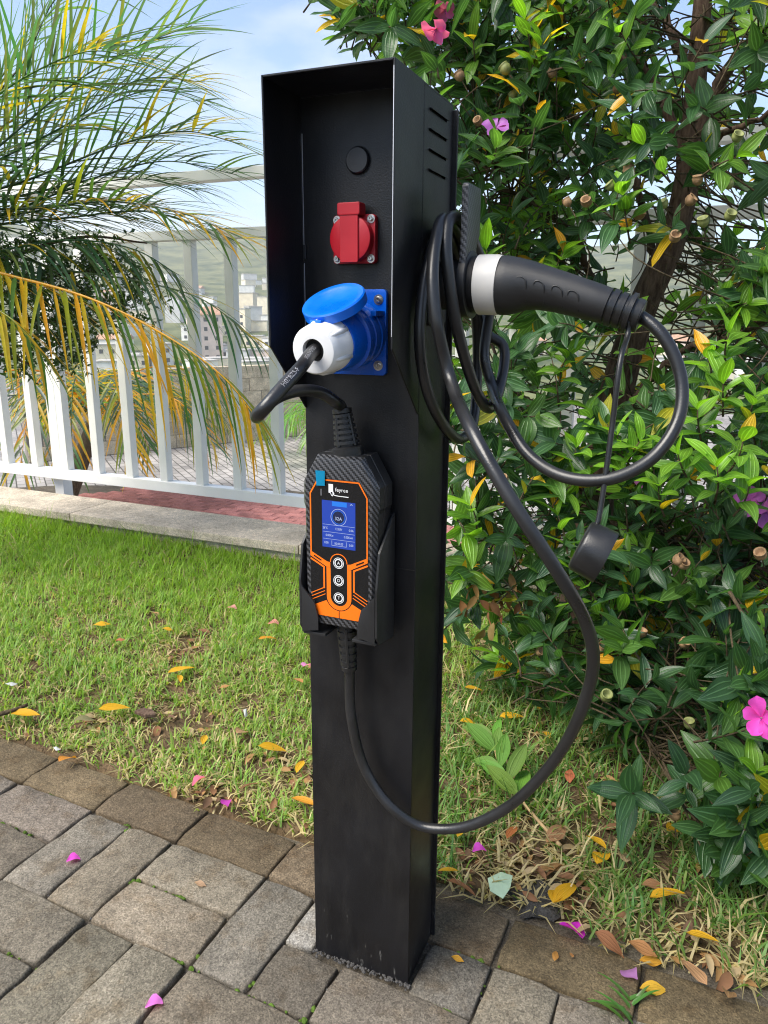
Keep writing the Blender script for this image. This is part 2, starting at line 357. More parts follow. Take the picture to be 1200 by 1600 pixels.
def concrete(name, use_obj=True, base=(.26, .245, .225), spot=1.0, bumpd=.0035):
    m = bpy.data.materials.new(name); m.use_nodes = True; t = m.node_tree; b = t.nodes['Principled BSDF']; b.inputs['Roughness'].default_value = .88; b.inputs['Specular IOR Level'].default_value = .25
    tc = t.nodes.new('ShaderNodeTexCoord'); oi = t.nodes.new('ShaderNodeObjectInfo')
    off = t.nodes.new('ShaderNodeVectorMath'); off.operation = 'MULTIPLY_ADD'; off.inputs[1].default_value = (37, 53, 11)
    cb = t.nodes.new('ShaderNodeCombineXYZ')
    for i in range(3): t.links.new(oi.outputs['Random'], cb.inputs[i])
    t.links.new(cb.outputs[0], off.inputs[0]); t.links.new(tc.outputs['Object'], off.inputs[2]); vec = off.outputs[0]
    def nse(scale, det=4, ro=.5):
        n = t.nodes.new('ShaderNodeTexNoise'); n.inputs['Scale'].default_value = scale; n.inputs['Detail'].default_value = det; n.inputs['Roughness'].default_value = ro
        t.links.new(vec, n.inputs['Vector']); return n.outputs['Fac']
    def rng(s, a, bb, c, d):
        r = t.nodes.new('ShaderNodeMapRange'); r.inputs[1].default_value = a; r.inputs[2].default_value = bb; r.inputs[3].default_value = c; r.inputs[4].default_value = d
        t.links.new(s, r.inputs[0]); return r.outputs[0]
    def mul(a, bb):
        n = t.nodes.new('ShaderNodeMath'); n.operation = 'MULTIPLY'; t.links.new(a, n.inputs[0])
        if hasattr(bb, 'name'): t.links.new(bb, n.inputs[1])
        else: n.inputs[1].default_value = bb
        return n.outputs[0]
    big = rng(nse(9, 5), .3, .7, .75, 1.2); mid = rng(nse(60, 6, .7), .3, .7, .72, 1.25)
    vo = t.nodes.new('ShaderNodeTexVoronoi'); vo.inputs['Scale'].default_value = 420; t.links.new(vec, vo.inputs['Vector'])
    sepc = t.nodes.new('ShaderNodeSeparateColor'); t.links.new(vo.outputs['Color'], sepc.inputs[0])
    grain = rng(sepc.outputs[0], 0, 1, .68, 1.34)
    fine = rng(nse(420, 2), .25, .75, .7, 1.3)
    k = mul(mul(big, mid), mul(grain, fine))
    sc = t.nodes.new('ShaderNodeVectorMath'); sc.operation = 'SCALE'
    if use_obj: t.links.new(oi.outputs['Color'], sc.inputs[0])
    else: sc.inputs[0].default_value = base
    t.links.new(k, sc.inputs['Scale'])
    # ochre / dark staining with its own outlines
    st = rng(nse(22, 6, .65), .52, .68, 0, .55*spot); mix = t.nodes.new('ShaderNodeMix'); mix.data_type = 'RGBA'; mix.blend_type = 'MULTIPLY'; mix.inputs[7].default_value = (.62, .5, .36, 1)
    t.links.new(st, mix.inputs[0]); t.links.new(sc.outputs[0], mix.inputs[6]); t.links.new(mix.outputs[2], b.inputs['Base Color'])
    ad = t.nodes.new('ShaderNodeMath'); ad.operation = 'ADD'; t.links.new(mul(sepc.outputs[1], .45), ad.inputs[0]); t.links.new(mul(nse(160, 5, .7), 1.0), ad.inputs[1])
    bp = t.nodes.new('ShaderNodeBump'); bp.inputs['Strength'].default_value = .9; bp.inputs['Distance'].default_value = bumpd
    t.links.new(ad.outputs[0], bp.inputs['Height']); t.links.new(bp.outputs['Normal'], b.inputs['Normal']); return m
M['paver'] = concrete('paver_concrete'); M['kerb'] = concrete('kerb_concrete', False, (.56, .48, .38), .35, .003); M['block'] = concrete('concrete_block', True, spot=.5, bumpd=.006)
M['redpaver'] = concrete('red_paver', True, spot=.3)
M['sand'] = concrete('joint_sand', False, (.1, .085, .065), 1.0, .004)
def soil():
    m = pmat('lawn_soil', (.11, .075, .042), .95, spec=.1, var=.45, vscale=14, bump=1.0, bscale=90, detail=8); m.node_tree.nodes['Bump'].inputs['Distance'].default_value = .02; return m
M['soil'] = soil()
def street_mat():
    m = pmat('street_pavers', (.3, .28, .26), .85, spec=.3); t = m.node_tree; b = t.nodes['Principled BSDF']; tc = t.nodes.new('ShaderNodeTexCoord')
    mpn = t.nodes.new('ShaderNodeMapping'); mpn.inputs['Rotation'].default_value = (0, 0, rad(40)); t.links.new(tc.outputs['Object'], mpn.inputs[0])
    br = t.nodes.new('ShaderNodeTexBrick'); br.inputs['Color1'].default_value = (.36, .335, .31, 1); br.inputs['Color2'].default_value = (.25, .235, .22, 1); br.inputs['Mortar'].default_value = (.07, .065, .055, 1)
    br.inputs['Scale'].default_value = 1.0; br.inputs['Brick Width'].default_value = .2; br.inputs['Row Height'].default_value = .1; br.inputs['Mortar Size'].default_value = .007
    t.links.new(mpn.outputs[0], br.inputs['Vector'])
    n = t.nodes.new('ShaderNodeTexNoise'); n.inputs['Scale'].default_value = 1.3; n.inputs['Detail'].default_value = 7; t.links.new(tc.outputs['Object'], n.inputs['Vector'])
    r = t.nodes.new('ShaderNodeMapRange'); r.inputs[1].default_value = .3; r.inputs[2].default_value = .7; r.inputs[3].default_value = .7; r.inputs[4].default_value = 1.2; t.links.new(n.outputs['Fac'], r.inputs[0])
    s = t.nodes.new('ShaderNodeVectorMath'); s.operation = 'SCALE'; t.links.new(br.outputs['Color'], s.inputs[0]); t.links.new(r.outputs[0], s.inputs['Scale']); t.links.new(s.outputs[0], b.inputs['Base Color'])
    bp = t.nodes.new('ShaderNodeBump'); bp.inputs['Strength'].default_value = .6; bp.inputs['Distance'].default_value = .006; bp.invert = True
    t.links.new(br.outputs['Fac'], bp.inputs['Height']); t.links.new(bp.outputs['Normal'], b.inputs['Normal']); return m
M['street'] = street_mat()
M['fencepaint'] = pmat('white_fence_paint', (.82, .81, .78), .45, var=.07, vscale=5, bump=.1, bscale=120)
M['moss'] = pmat('moss', (.07, .12, .02), .95, spec=.1, var=.5, vscale=90, bump=1, bscale=400)

# ------------------------------------------------------------------ setting: ground, street, hills
def grid_mesh(x0, x1, y0, y1, nx, ny, hf):
    v = [(x0+(x1-x0)*i/nx, y0+(y1-y0)*j/ny) for j in range(ny+1) for i in range(nx+1)]
    return pydata('grid', [(x, y, hf(x, y)) for x, y in v], [(j*(nx+1)+i, j*(nx+1)+i+1, (j+1)*(nx+1)+i+1, (j+1)*(nx+1)+i) for j in range(ny) for i in range(nx)])
def lawn_h(x, y):
    return .012*mnoise.noise((x*2.1, y*2.1, .3))+.006*mnoise.noise((x*7, y*7, 1.3))-.006
lawn = link('lawn_ground', grid_mesh(-9, 7, .1, 1.62, 320, 34, lambda x, y: lawn_h(x, y) if y > .2 else -.03), M['soil'], smooth=True); tag(lawn, kind='structure')
bed = link('paving_bed', grid_mesh(-9, 7, -7, .3, 40, 20, lambda x, y: -.0145), M['sand']); tag(bed, kind='structure')
STZ = -.95
street = link('street', grid_mesh(-26, 22, 1.8, 16, 8, 6, lambda x, y: STZ), M['street']); tag(street, kind='structure')
near = link('terrace_ground', grid_mesh(-26, 22, -26, 1.8, 8, 8, lambda x, y: -.10), M['sand']); tag(near, kind='structure')

def terr_h(r, az):
    x, y = r*math.cos(az), r*math.sin(az)
    h = -3-13*min(1, max(0, (r-14)/150))
    a = min(1, max(0, (r-230)/400)); b = min(1, max(0, (r-520)/480)); b = b*b*(3-2*b)
    h += 36*a+(66+34*mnoise.noise((math.cos(az)*2.6, math.sin(az)*2.6, 4.2))+10*mnoise.noise((math.cos(az)*9, math.sin(az)*9, 1.2)))*b
    return h+4*mnoise.noise((x*.01, y*.01, 0))*min(1, r/150)
rings = [14, 18, 24, 32, 44, 60, 80, 105, 135, 170, 205, 240, 280, 320, 365, 410, 460, 520, 590, 660, 740, 820, 900, 980, 1060, 1150]
NA = 160; tv, tf = [], []
for r in rings:
    for k in range(NA):
        a = 2*math.pi*k/NA; tv.append((CAM.x+r*math.cos(a), CAM.y+r*math.sin(a), terr_h(r, a)))
for i in range(len(rings)-1):
    for k in range(NA):
        k2 = (k+1) % NA; tf.append((i*NA+k, i*NA+k2, (i+1)*NA+k2, (i+1)*NA+k))
def hillmat():
    m = pmat('hill_cover', (.07, .1, .035), .95, spec=.1); t = m.node_tree; b = t.nodes['Principled BSDF']; tc = t.nodes.new('ShaderNodeTexCoord')
    n = t.nodes.new('ShaderNodeTexNoise'); n.inputs['Scale'].default_value = .05; n.inputs['Detail'].default_value = 9; n.inputs['Roughness'].default_value = .65; t.links.new(tc.outputs['Object'], n.inputs['Vector'])
    r = t.nodes.new('ShaderNodeValToRGB'); e = r.color_ramp.elements; e[0].position = .38; e[0].color = (.035, .06, .02, 1); e[1].position = .62; e[1].color = (.16, .17, .07, 1)
    t.links.new(n.outputs['Fac'], r.inputs['Fac']); t.links.new(r.outputs['Color'], b.inputs['Base Color']); return m
hills = link('hills', pydata('hills', tv, tf), hillmat(), smooth=True); tag(hills, kind='structure')

# ------------------------------------------------------------------ paving: basket weave with a border course
PR = rad(-2.46); PC = Vector((0, .0893, 0))
UV_U = Vector((math.cos(PR), math.sin(PR), 0)); UV_V = Vector((-math.sin(PR), math.cos(PR), 0))
def pav(u, v, z=0): return PC+UV_U*u+UV_V*v+Vector((0, 0, z))
PAVM = {}
def paver_mesh(lx, ly, seed):
    rnd = random.Random(seed); hx, hy = lx/2, ly/2; nx, ny = max(2, round(lx/.025)), max(2, round(ly/.025)); ring = []
    for i in range(nx): ring.append((-hx+lx*i/nx, -hy))
    for i in range(ny): ring.append((hx, -hy+ly*i/ny))
    for i in range(nx): ring.append((hx-lx*i/nx, hy))
    for i in range(ny): ring.append((-hx, hy-ly*i/ny))
    vs_, fs = [], []; n = len(ring)
    j = [(rnd.gauss(0, .0008)-(.003 if rnd.random() < .04 else 0), rnd.gauss(0, .0008)) for _ in ring]
    for z, inset, k in ((-.055, .001, .5), (-.0048, 0.0, 1), (-.0012, .0010, 1.2), (.0, .0032, 1.3)):
        for (x, y), (jx, jy) in zip(ring, j):
            fx = (hx-inset)/hx; fy = (hy-inset)/hy
            # worn rounded corners
            cx = max(0, abs(x)/hx-.8)/.2*max(0, abs(y)/hy-.7)/.3
            vs_.append((x*fx*(1-.012*cx)+jx*k, y*fy*(1-.022*cx)+jy*k, z+(rnd.gauss(0, .0007) if z > -.05 else 0)-.002*cx))
    for a in range(3):
        for i in range(n):
            i2 = (i+1) % n; fs.append((a*n+i, a*n+i2, (a+1)*n+i2, (a+1)*n+i))
    c = len(vs_); vs_.append((0, 0, .0006))
    for i in range(n): fs.append((3*n+i, 3*n+(i+1) % n, c))
    me = pydata('paver', vs_, fs); me.materials.append(M['paver']); me.polygons.foreach_set('use_smooth', [True]*len(me.polygons)); return me
paving = link('paving', grid_mesh(-4, 3.5, -3.6, .18, 4, 4, lambda x, y: -.0125), M['sand']); tag(paving, kind='structure')
G = .0042
def paver(u0, u1, v0, v1, tint=None, cut=False):
    lx, ly = u1-u0-G, v1-v0-G; rotz = PR
    if ly > lx: lx, ly = ly, lx; rotz += math.pi/2
    elif random.random() < .5: rotz += math.pi
    key = (round(lx, 3), round(ly, 3), random.randrange(5))
    if key not in PAVM: PAVM[key] = paver_mesh(lx, ly, hash(key) & 0xffff)
    p = pav((u0+u1)/2+random.gauss(0, .001), (v0+v1)/2+random.gauss(0, .001), random.gauss(0, .0013))
    o = inst('paver', PAVM[key], Matrix.Translation(p) @ Matrix.Rotation(rotz+random.gauss(0, .008), 4, 'Z') @ Matrix.Rotation(random.gauss(0, .008), 4, 'X') @ Matrix.Rotation(random.gauss(0, .005), 4, 'Y'), paving)
    if tint is None:
        k = random.uniform(.82, 1.18); tint = (.176*k*random.uniform(.99, 1.05), .154*k, .124*k*random.uniform(.92, 1.0))
    o.color = (*tint, 1); return o
U0 = -.098
for kb in range(-10, 9):
    ub = U0+.2*kb
    if not -2.1 < ub < 1.3: continue
    k = random.uniform(.8, 1.15)
    paver(ub, ub+.2, 0, .1, (.125*k, .094*k, .056*k*random.uniform(.9, 1.1)))
    for rb in range(0, 6):
        v1 = -.2*rb; v0 = v1-.2
        if (kb+rb) % 2 == 0:
            if kb == 0 and rb == 0:
                paver(.004, ub+.2, v0+.1, v1, (.12, .108, .09)); paver(ub, ub+.2, v0, v0+.1, (.14, .12, .095))
            else:
                paver(ub, ub+.2, v0+.1, v1); paver(ub, ub+.2, v0, v0+.1)
        else:
            if kb == -1 and rb == 0:
                paver(ub, ub+.1, v0, v1, (.155, .138, .112)); paver(ub+.1, -.150, v0+.1, v1, (.23, .215, .19)); paver(ub+.1, ub+.2, v0, v0+.1, (.105, .09, .07))
            else:
                paver(ub, ub+.1, v0, v1); paver(ub+.1, ub+.2, v0, v1)

# moss and grit in the joints
acc = Acc()
def blob(p, r, squash=.6):
    vs_, fs = [], []; n = 6
    for a, (zz, rr) in enumerate(((0, 1), (.55, .8), (1, .01))):
        for k in range(n):
            an = 2*math.pi*k/n+a*.5; q = rr*r*random.uniform(.7, 1.25); vs_.append((p.x+q*math.cos(an), p.y+q*math.sin(an), p.z+zz*r*squash))
    for a in range(2):
        for k in range(n): fs.append((a*n+k, a*n+(k+1) % n, (a+1)*n+(k+1) % n, (a+1)*n+k))
    return vs_, fs
for _ in range(2200):
    kb = random.randint(-6, 3); rb = random.randint(0, 4)
    if random.random() < .5: u = U0+.1*random.randint(2*kb, 2*kb+1); v = random.uniform(-.2*rb-.2, -.2*rb)
    else: u = U0+.2*kb+random.uniform(0, .2); v = -.1*random.randint(2*rb, 2*rb+1)
    if (mnoise.noise((u*7, v*7, 3.1)) < .08): continue
    p = pav(u+random.gauss(0, .0012), v+random.gauss(0, .0012), -.0055)
    acc.add(*blob(p, random.uniform(.002, .0055), .8))
o = link('joint_moss', acc.mesh('moss'), M['moss'], paving); tag(o, kind='stuff')
acc = Acc()
M['grit'] = pmat('grey_grit', (.045, .042, .04), .8, var=.5, vscale=150)
for _ in range(420):
    if random.random() < .3:
        p = Vector((random.uniform(-.15, .004), -abs(random.gauss(.002, .003)), .0)) ; r = random.uniform(.0012, .003)
    else:
        kb = random.randint(-6, 3); rb = random.randint(0, 4)
        u = U0+.1*random.randint(2*kb, 2*kb+1); v = random.uniform(-.2*rb-.2, -.2*rb); p = pav(u+random.gauss(0, .003), v, -.006); r = random.uniform(.001, .0028)
    acc.add(*blob(p, r, 1.1))
o = link('joint_grit', acc.mesh('grit'), M['grit'], paving); tag(o, kind='stuff')

# ------------------------------------------------------------------ retaining wall with kerb slabs
rw = empty('kerb_wall', (-1.2, 1.72, -.95)); tag(rw, 'low concrete kerb wall with slab top along the far lawn edge', 'kerb')
link('wall_core', box_mesh((-9, 1.615, STZ), (7, 1.835, .03)), M['kerb'], rw)
x = -9.2
while x < 6.6:
    ln = 1.16; me = box_mesh((x+.002, 1.592, .031), (x+ln-.002, 1.862, .066), .004, 2); link('kerb_slab', me, M['kerb'], rw); x += ln

# red paver strip on the street below
sroad = link('red_paver_strip', pydata('s', [(-7.2, 4.6, STZ+.004), (-6.2, 5.4, STZ+.004), (-4.0, 6.2, STZ+.004), (6, 6.2, STZ+.004), (6, 4.2, STZ+.004), (-5, 4.2, STZ+.004)], [(0, 5, 4, 3, 2, 1)]), M['sand']); tag(sroad, kind='structure')
RP = [box_mesh((-.097, -.047, 0), (.097, .047, .02), .004, 1) for _ in range(1)]
RP[0].materials.append(M['redpaver'])
cnt = 0
s0 = 2.03
for j in range(22):
    for i in range(40):
        y = 4.25+.1*j; xx = -7.2+.2*i+(.1 if j % 2 else 0)
        lim = -5.9 if y < 4.6 else -5.9+(y-4.6)*.55
        if xx < lim-(.6 if y < 4.8 else 0): continue
        px = proj((xx, y, STZ))
        if not (80 < px[0] < 760 and 700 < px[1] < 880) or cnt >= 300: continue
        o = inst('paver', RP[0], Matrix.Translation((xx, y, STZ+.006+random.gauss(0, .001))), sroad)
        k = random.uniform(.75, 1.2); o.color = (.33*k, .14*k, .125*k, 1); cnt += 1

# concrete block wall across the street
P0 = atz(210, 706, STZ); P1 = atz(420, 685, STZ); wd = (P1-P0).normalized(); wn = Vector((wd.y, -wd.x, 0))
wl = empty('block_wall', (P0.x, P0.y, STZ)); tag(wl, 'grey concrete block boundary wall across the paved street', 'wall')
wa = math.atan2(wd.y, wd.x)
bmk = box_mesh((-.196, -.07, -.094), (.196, .07, .094), .006, 1); bmk.materials.append(M['block'])
hb = box_mesh((-.096, -.07, -.094), (.096, .07, .094), .006, 1); hb.materials.append(M['block'])
core = box_mesh((-1.4, -.062, .0), (3.6, .062, 1.135)); co = link('mortar_core', core, pmat('mortar', (.2, .18, .16), .95, bump=.5, bscale=60), wl)
co.parent = None; co.matrix_basis = Matrix.Translation((P0.x, P0.y, STZ)) @ Matrix.Rotation(wa, 4, 'Z'); setparent(co, wl)
for c in range(6):
    k0 = -1.4+(.2 if c % 2 else .0)
    n = 0
    while k0+.2+n*.4 < 3.6:
        mw = Matrix.Translation(P0+wd*(k0+.2+n*.4)+Vector((0, 0, .1+.19*c+.0))) @ Matrix.Rotation(wa+random.gauss(0, .006), 4, 'Z')
        o = inst('block', bmk, mw, wl); k = random.uniform(.85, 1.12); o.color = (.58*k, .49*k, .35*k, 1); n += 1

# ------------------------------------------------------------------ white fence
YF = 1.95
fe = empty('white_fence', (-1.5, YF, .066)); tag(fe, 'white painted metal picket fence with an open upper handrail', 'fence')
def zf(px, py): return aty(px, py, YF)
zb0, zb1 = zf(475, 794).z, zf(475, 777).z
zm0, zm1 = zf(410, 368).z-.005, zf(410, 355).z+.004
zt0, zt1 = zf(408, 276).z, zf(408, 258).z
FX0, FX1 = -7.5, 5.5
link('bottom_rail', box_mesh((FX0, YF-.002, zb0), (FX1, YF+.05, zb1), .003), M['fencepaint'], fe)
link('middle_rail', box_mesh((FX0, YF-.002, zm0), (FX1, YF+.05, zm1), .003), M['fencepaint'], fe)
link('handrail', box_mesh((FX0, YF-.004, zt0), (FX1, YF+.054, zt1), .003), M['fencepaint'], fe)
sp = (zf(431, 740).x-zf(10, 740).x)/8; x00 = zf(431, 740).x
pk = box_mesh((-.021, 0, zb1-.001), (.021, .042, zm0+.001), .003); pk.materials.append(M['fencepaint'])
i = -30
while i < 40:
    xx = x00+sp*i
    if FX0+.05 < xx < FX1-.05: inst('picket', pk, Matrix.Translation((xx, YF+.004, 0)), fe)
    i += 1
pst = box_mesh((-.03, .055, STZ), (.03, .115, zt0+.02), .003); pst.materials.append(M['fencepaint'])
for xx in (-6.4, x00-sp*6.5, x00+sp*3.5, 1.6, 4.0): inst('post', pst, Matrix.Translation((xx, YF-.004, 0)), fe)

# ------------------------------------------------------------------ charging post
W, D, H = .148, .0956, 1.157
HD, ZW, ZE = .0796, .8876, .812
post = empty('charging_post', (-W/2, D/2, 0)); tag(post, 'tall black powder coated steel charging post with hooded socket front standing on the pavers', 'charging post')
def plate_holes(x0, x1, ys, zs, holes):
    bm = bmesh.new()
    for i in range(len(ys)-1):
        for j in range(len(zs)-1):
            if (i, j) in holes: continue
            g = bmesh.ops.create_cube(bm, size=1)['verts']
            for v in g: v.co = Vector(((x0+x1)/2+v.co.x*(x1-x0), (ys[i]+ys[i+1])/2+v.co.y*(ys[i+1]-ys[i]), (zs[j]+zs[j+1])/2+v.co.z*(zs[j+1]-zs[j])))
    bmesh.ops.remove_doubles(bm, verts=bm.verts, dist=1e-5)
    seen = {}
    for f in list(bm.faces):
        k = frozenset(v.index for v in f.verts); 
    bm.verts.index_update(); dup = {}
    for f in bm.faces: dup.setdefault(frozenset(v.index for v in f.verts), []).append(f)
    kill = [f for l in dup.values() if len(l) > 1 for f in l]; bmesh.ops.delete(bm, geom=kill, context='FACES_ONLY')
    return bm_mesh(bm)
link('front_plate', box_mesh((-W, 0, 0), (0, .002, H-.003), .0009, 2), M['coat'], post)
link('side_plate', box_mesh((-W, .0021, 0), (-W+.002, D, H-.003)), M['coat'], post)
ys = [.0021, .017, .074, D]; zs = [0]; holes = []
for z in (1.0745, 1.0945, 1.1145, 1.1345): zs += [z-.0016, z+.0016]
zs.append(H-.003)
for j in (1, 3, 5, 7): holes.append((1, j))
link('vented_side_plate', plate_holes(-.002, 0, ys, zs, holes), M['coat'], post)
link('inner_core', box_mesh((-W+.004, .004, .002), (-.006, D-.002, H-.006)), M['gap'], post)
for z in (1.0745, 1.0945, 1.1145, 1.1345):
    link('vent_louvre', prism([(0, z+.0016), (.0035, z+.0002), (.0035, z-.0004), (0, z+.0006)], .017, .074, 'xz'), M['coat'], post)
link('back_cover', box_mesh((-W-.004, D+.0006, 0), (.006, D+.0036, H-.006), .0008, 1), M['coat'], post)
link('weld_line', box_mesh((-.045, -.0005, .6205), (-.001, .0002, .6217), .0002, 1), M['coat'], post)
# hood : one folded sheet, two wings cut on the slant, roof over the front
t = .0022
wing = [(-HD, H), (-HD, ZW), (-.0015, ZE), (-.0004, ZE), (-.0004, H)]
link('hood_wing', prism(wing, -t, 0, 'yz', .0006, 1), M['coat'], post)
link('hood_wing', prism(wing, -W, -W+t, 'yz', .0006, 1), M['coat'], post)
link('hood_roof', box_mesh((-W+t, -HD, H-.0024), (-t, -.0004, H-.0001), .0005, 1), M['coat'], post)
link('top_plate', box_mesh((-W+.0003, .0002, H-.0028), (-.0003, D-.0003, H-.0003), .0004, 1), M['coat'], post)
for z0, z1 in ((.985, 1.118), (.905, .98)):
    link('painted_light_line', box_mesh((-W+t+.0002, -.0009, z0), (-W+t+.0008, -.0003, z1)), M['light_line'], post)  # bright strips painted in for light leaking at the inner corner gap
link('painted_light_line', box_mesh((-.0016, -HD-.0002, .9), (-.0009, -HD+.0003, 1.15)), M['light_line'], post)  # highlight along the right wing's front edge, painted as a bright strip
link('touch_up_dab', box_mesh((-W+t+.0002, -.003, .984), (-W+t+.004, -.0003, 1.0), .0006), M['satin'], post)
# blanking plug
bp_ = Vector((-.0758, 0, 1.0857))
link('plug_gap', lathe([(0, .0149), (.0004, .0149), (.0004, .0001)], bp_, (0, -1, 0), 36), M['gap'], post)
link('blanking_plug', lathe([(.0, .0137), (.0036, .0137), (.0048, .0125), (.0048, .0001)], bp_, (0, -1, 0), 36), M['plastic'], post, True, 40)
# red schuko style outlet
rc = Vector((-.0778, 0, 1.0035))
def rrect(cx, cz, hw, hh, r, n=5):
    P = []
    for (sx, sz, a0) in ((1, 1, 0), (-1, 1, 90), (-1, -1, 180), (1, -1, 270)):
        for k in range(n+1):
            a = rad(a0+90*k/n); P.append((cx+sx*(hw-r)+r*math.cos(a), cz+sz*(hh-r)+r*math.sin(a)))
    return P
link('red_socket_plate', prism(rrect(rc.x, rc.z, .0258, .0258, .004), 0, -.0075, 'xz', .0008, 2), M['red'], post, True, 35)
screw_me = {}
def screw(p, r, par):
    link('screw_recess', lathe([(0, r*1.7), (.0006, r*1.7), (.0006, .0001)], p, (0, -1, 0), 20), M['steel'], par, True, 40)
    link('screw', lathe([(0.0006, r), (.0026, r), (.0032, r*.8), (.0032, r*.45), (.0018, r*.4), (.0018, .0001)], p, (0, -1, 0), 18), M['steel'], par, True, 40)
for sx in (-1, 1):
    for sz in (-1, 1): screw(rc+Vector((sx*.0208, -.0076, sz*.0208)), .0027, post)
rl = link('red_socket_lid', lathe([(.0076, .0245), (.016, .0252), (.0185, .0245), (.0193, .0228), (.0193, .0001)], rc, (0, -1, 0), 48), M['red'], post, True, 40)
link('lid_band', prism(rrect(rc.x, rc.z+.004, .0112, .0295, .002), -.0195, -.0212, 'xz', .0006, 1), M['red'], rl)
link('lid_hinge', prism(rrect(rc.x, rc.z+.0305, .0135, .0065, .002), -.006, -.0222, 'xz', .0012, 2), M['red'], rl, True, 40)
# blue industrial socket
bc = Vector((-.0743, 0, .9022)); ax = Vector((0, -math.cos(rad(8.3)), -math.sin(rad(8.3))))
link('blue_flange', prism(rrect(bc.x, bc.z, .0356, .0478, .005), 0, -.006, 'xz', .0011, 2), M['blue'], post, True, 35)
for sx in (-1, 1):
    for sz in (-1, 1): screw(bc+Vector((sx*.0262, -.0061, sz*.0365)), .0034, post)
link('blue_socket_barrel', lathe([(.004, .0362), (.016, .0362), (.017, .035), (.03, .0348), (.0305, .0335), (.04, .0335), (.041, .0352), (.047, .0352), (.0478, .034), (.0478, .027)], bc, ax, 56), M['blue'], post, True, 40)
link('blue_lug', box_mesh((-.0470, -.030, .9205), (-.0405, -.004, .9265), .0012), M['blue'], post)
lc = aty(520, 467, -.071); ln_ = Vector((-.10, -.50, .86)).normalized()
lid = link('blue_socket_lid', lathe([(-.011, .0318), (-.011, .0352), (-.0015, .0352), (0, .0338), (.0, .026), (-.0006, .0252), (-.0006, .0001)], lc, ln_, 56), M['blue_lid'], post, True, 40)
_, lu, lv = frame_from(ln_)
hp = bc+Vector((0, -.022, .036))
link('lid_arm', tube(catmull([hp, hp+Vector((0, -.006, .006)), lc-ln_*.006+Vector((0, .033, .012))], 6), .006, 12), M['blue_lid'], lid, True)
tabp = lc-ln_*.009+Vector((-.004, -.036, -.020))
link('lid_catch', box_mesh(tabp-Vector((.0065, .003, .006)), tabp+Vector((.0065, .004, .006)), .0015), M['blue_lid'], lid)
# cradle for the control box
XC = -.0765
def sym(x): return XC+x
cr = 'cradle'
link('cradle_back', prism([(sym(-.049), .690), (sym(-.046), .545), (sym(-.03), .532), (sym(.03), .532), (sym(.046), .545), (sym(.049), .690)], -.0002, -.0065, 'xz', .001), M['satin'], post)
for sx in (-1, 1):
    # side cheek in the y-z plane, taller at the back, with a lip turned inwards over the box front
    prof = [(-.0068, .694), (-.016, .689), (-.034, .671), (-.052, .655), (-.0595, .612), (-.0595, .552), (-.052, .541), (-.0068, .534)]
    x0 = sym(sx*.0490); x1 = sym(sx*.0520)
    link('cradle_cheek', prism(prof, min(x0, x1), max(x0, x1), 'yz', .0012, 2), M['satin'], post, True, 40)
    lip = [(.0489, .616), (.0480, .603), (.031, .584), (.0265, .566), (.0262, .549), (.0489, .544)]
    link('cradle_lip', prism([(sym(sx*a), b) for a, b in lip], -.0572, -.0598, 'xz', .0009, 2), M['satin'], post, True, 40)
    link('cradle_floor', box_mesh((min(sym(sx*.018), sym(sx*.0488)), -.0570, .5405), (max(sym(sx*.018), sym(sx*.0488)), -.0069, .5445), .001), M['satin'], post)
# connector holder on the right flank
HY, HZ = .042, .9555
link('holder_base', prism(rrect(HY, HZ, .030, .045, .008), 0.0002, .006, 'yz', .001, 1), M['satin'], post)
link('holder_neck', lathe([(.006, .027), (.038, .027)], (0, HY, HZ), (1, 0, 0), 32), M['satin'], post, True, 40)
link('holder_flange', lathe([(.038, .034), (.0385, .0368), (.0465, .0368), (.047, .036), (.047, .02)], (0, HY, HZ), (1, 0, 0), 40), M['satin'], post, True, 40)
tabpoly = [(HY-.031, HZ+.012), (HY-.026, HZ+.05), (HY-.026, HZ+.101), (HY-.023, HZ+.104), (HY+.020, HZ+.104), (HY+.023, HZ+.101), (HY+.023, HZ+.055), (HY+.012, HZ+.040), (HY+.018, HZ+.02)]
link('cable_hook', prism(tabpoly, .0389, .0461, 'yz', .0012, 2), M['carbon'], post, True, 40)

# ------------------------------------------------------------------ portable charger : control box, supply plug, cables, connector
ch = empty('portable_charger', (XC, -.03, .545)); tag(ch, 'portable car charger with orange trimmed control box, blue screen and coiled black cable', 'charger')
outl = [(.030, .7655), (.0455, .7385), (.0495, .731), (.0495, .706), (.0475, .70), (.0475, .60), (.046, .589), (.036, .560), (.030, .5535)]
outl = [(sym(a), b) for a, b in outl]+[(sym(-a), b) for a, b in outl[::-1]]
inl = [(.0282, .7625), (.0432, .7372), (.0440, .729), (.0438, .706), (.0430, .70), (.0430, .604), (.0415, .591), (.033, .563), (.0282, .5565)]
inl = [(sym(a), b) for a, b in inl]+[(sym(-a), b) for a, b in inl[::-1]]
def loft(levels, cap=True):
    vs_, fs = [], []; n = len(levels[0][0])
    for P, y in levels:
        for p in P: vs_.append((p[0], y, p[1]))
    for i in range(len(levels)-1):
        for k in range(n): fs.append((i*n+k, i*n+(k+1) % n, (i+1)*n+(k+1) % n, (i+1)*n+k))
    fs.append(tuple(range(n))); fs.append(tuple((len(levels)-1)*n+k for k in range(n))[::-1])
    me = pydata('loft', vs_, fs); bm = bmesh.new(); bm.from_mesh(me); bmesh.ops.recalc_face_normals(bm, faces=bm.faces); bm.to_mesh(me); bm.free(); return me
def scl(P, k): 
    cz = .66; return [(XC+(p[0]-XC)*k, cz+(p[1]-cz)*k) for p in P]
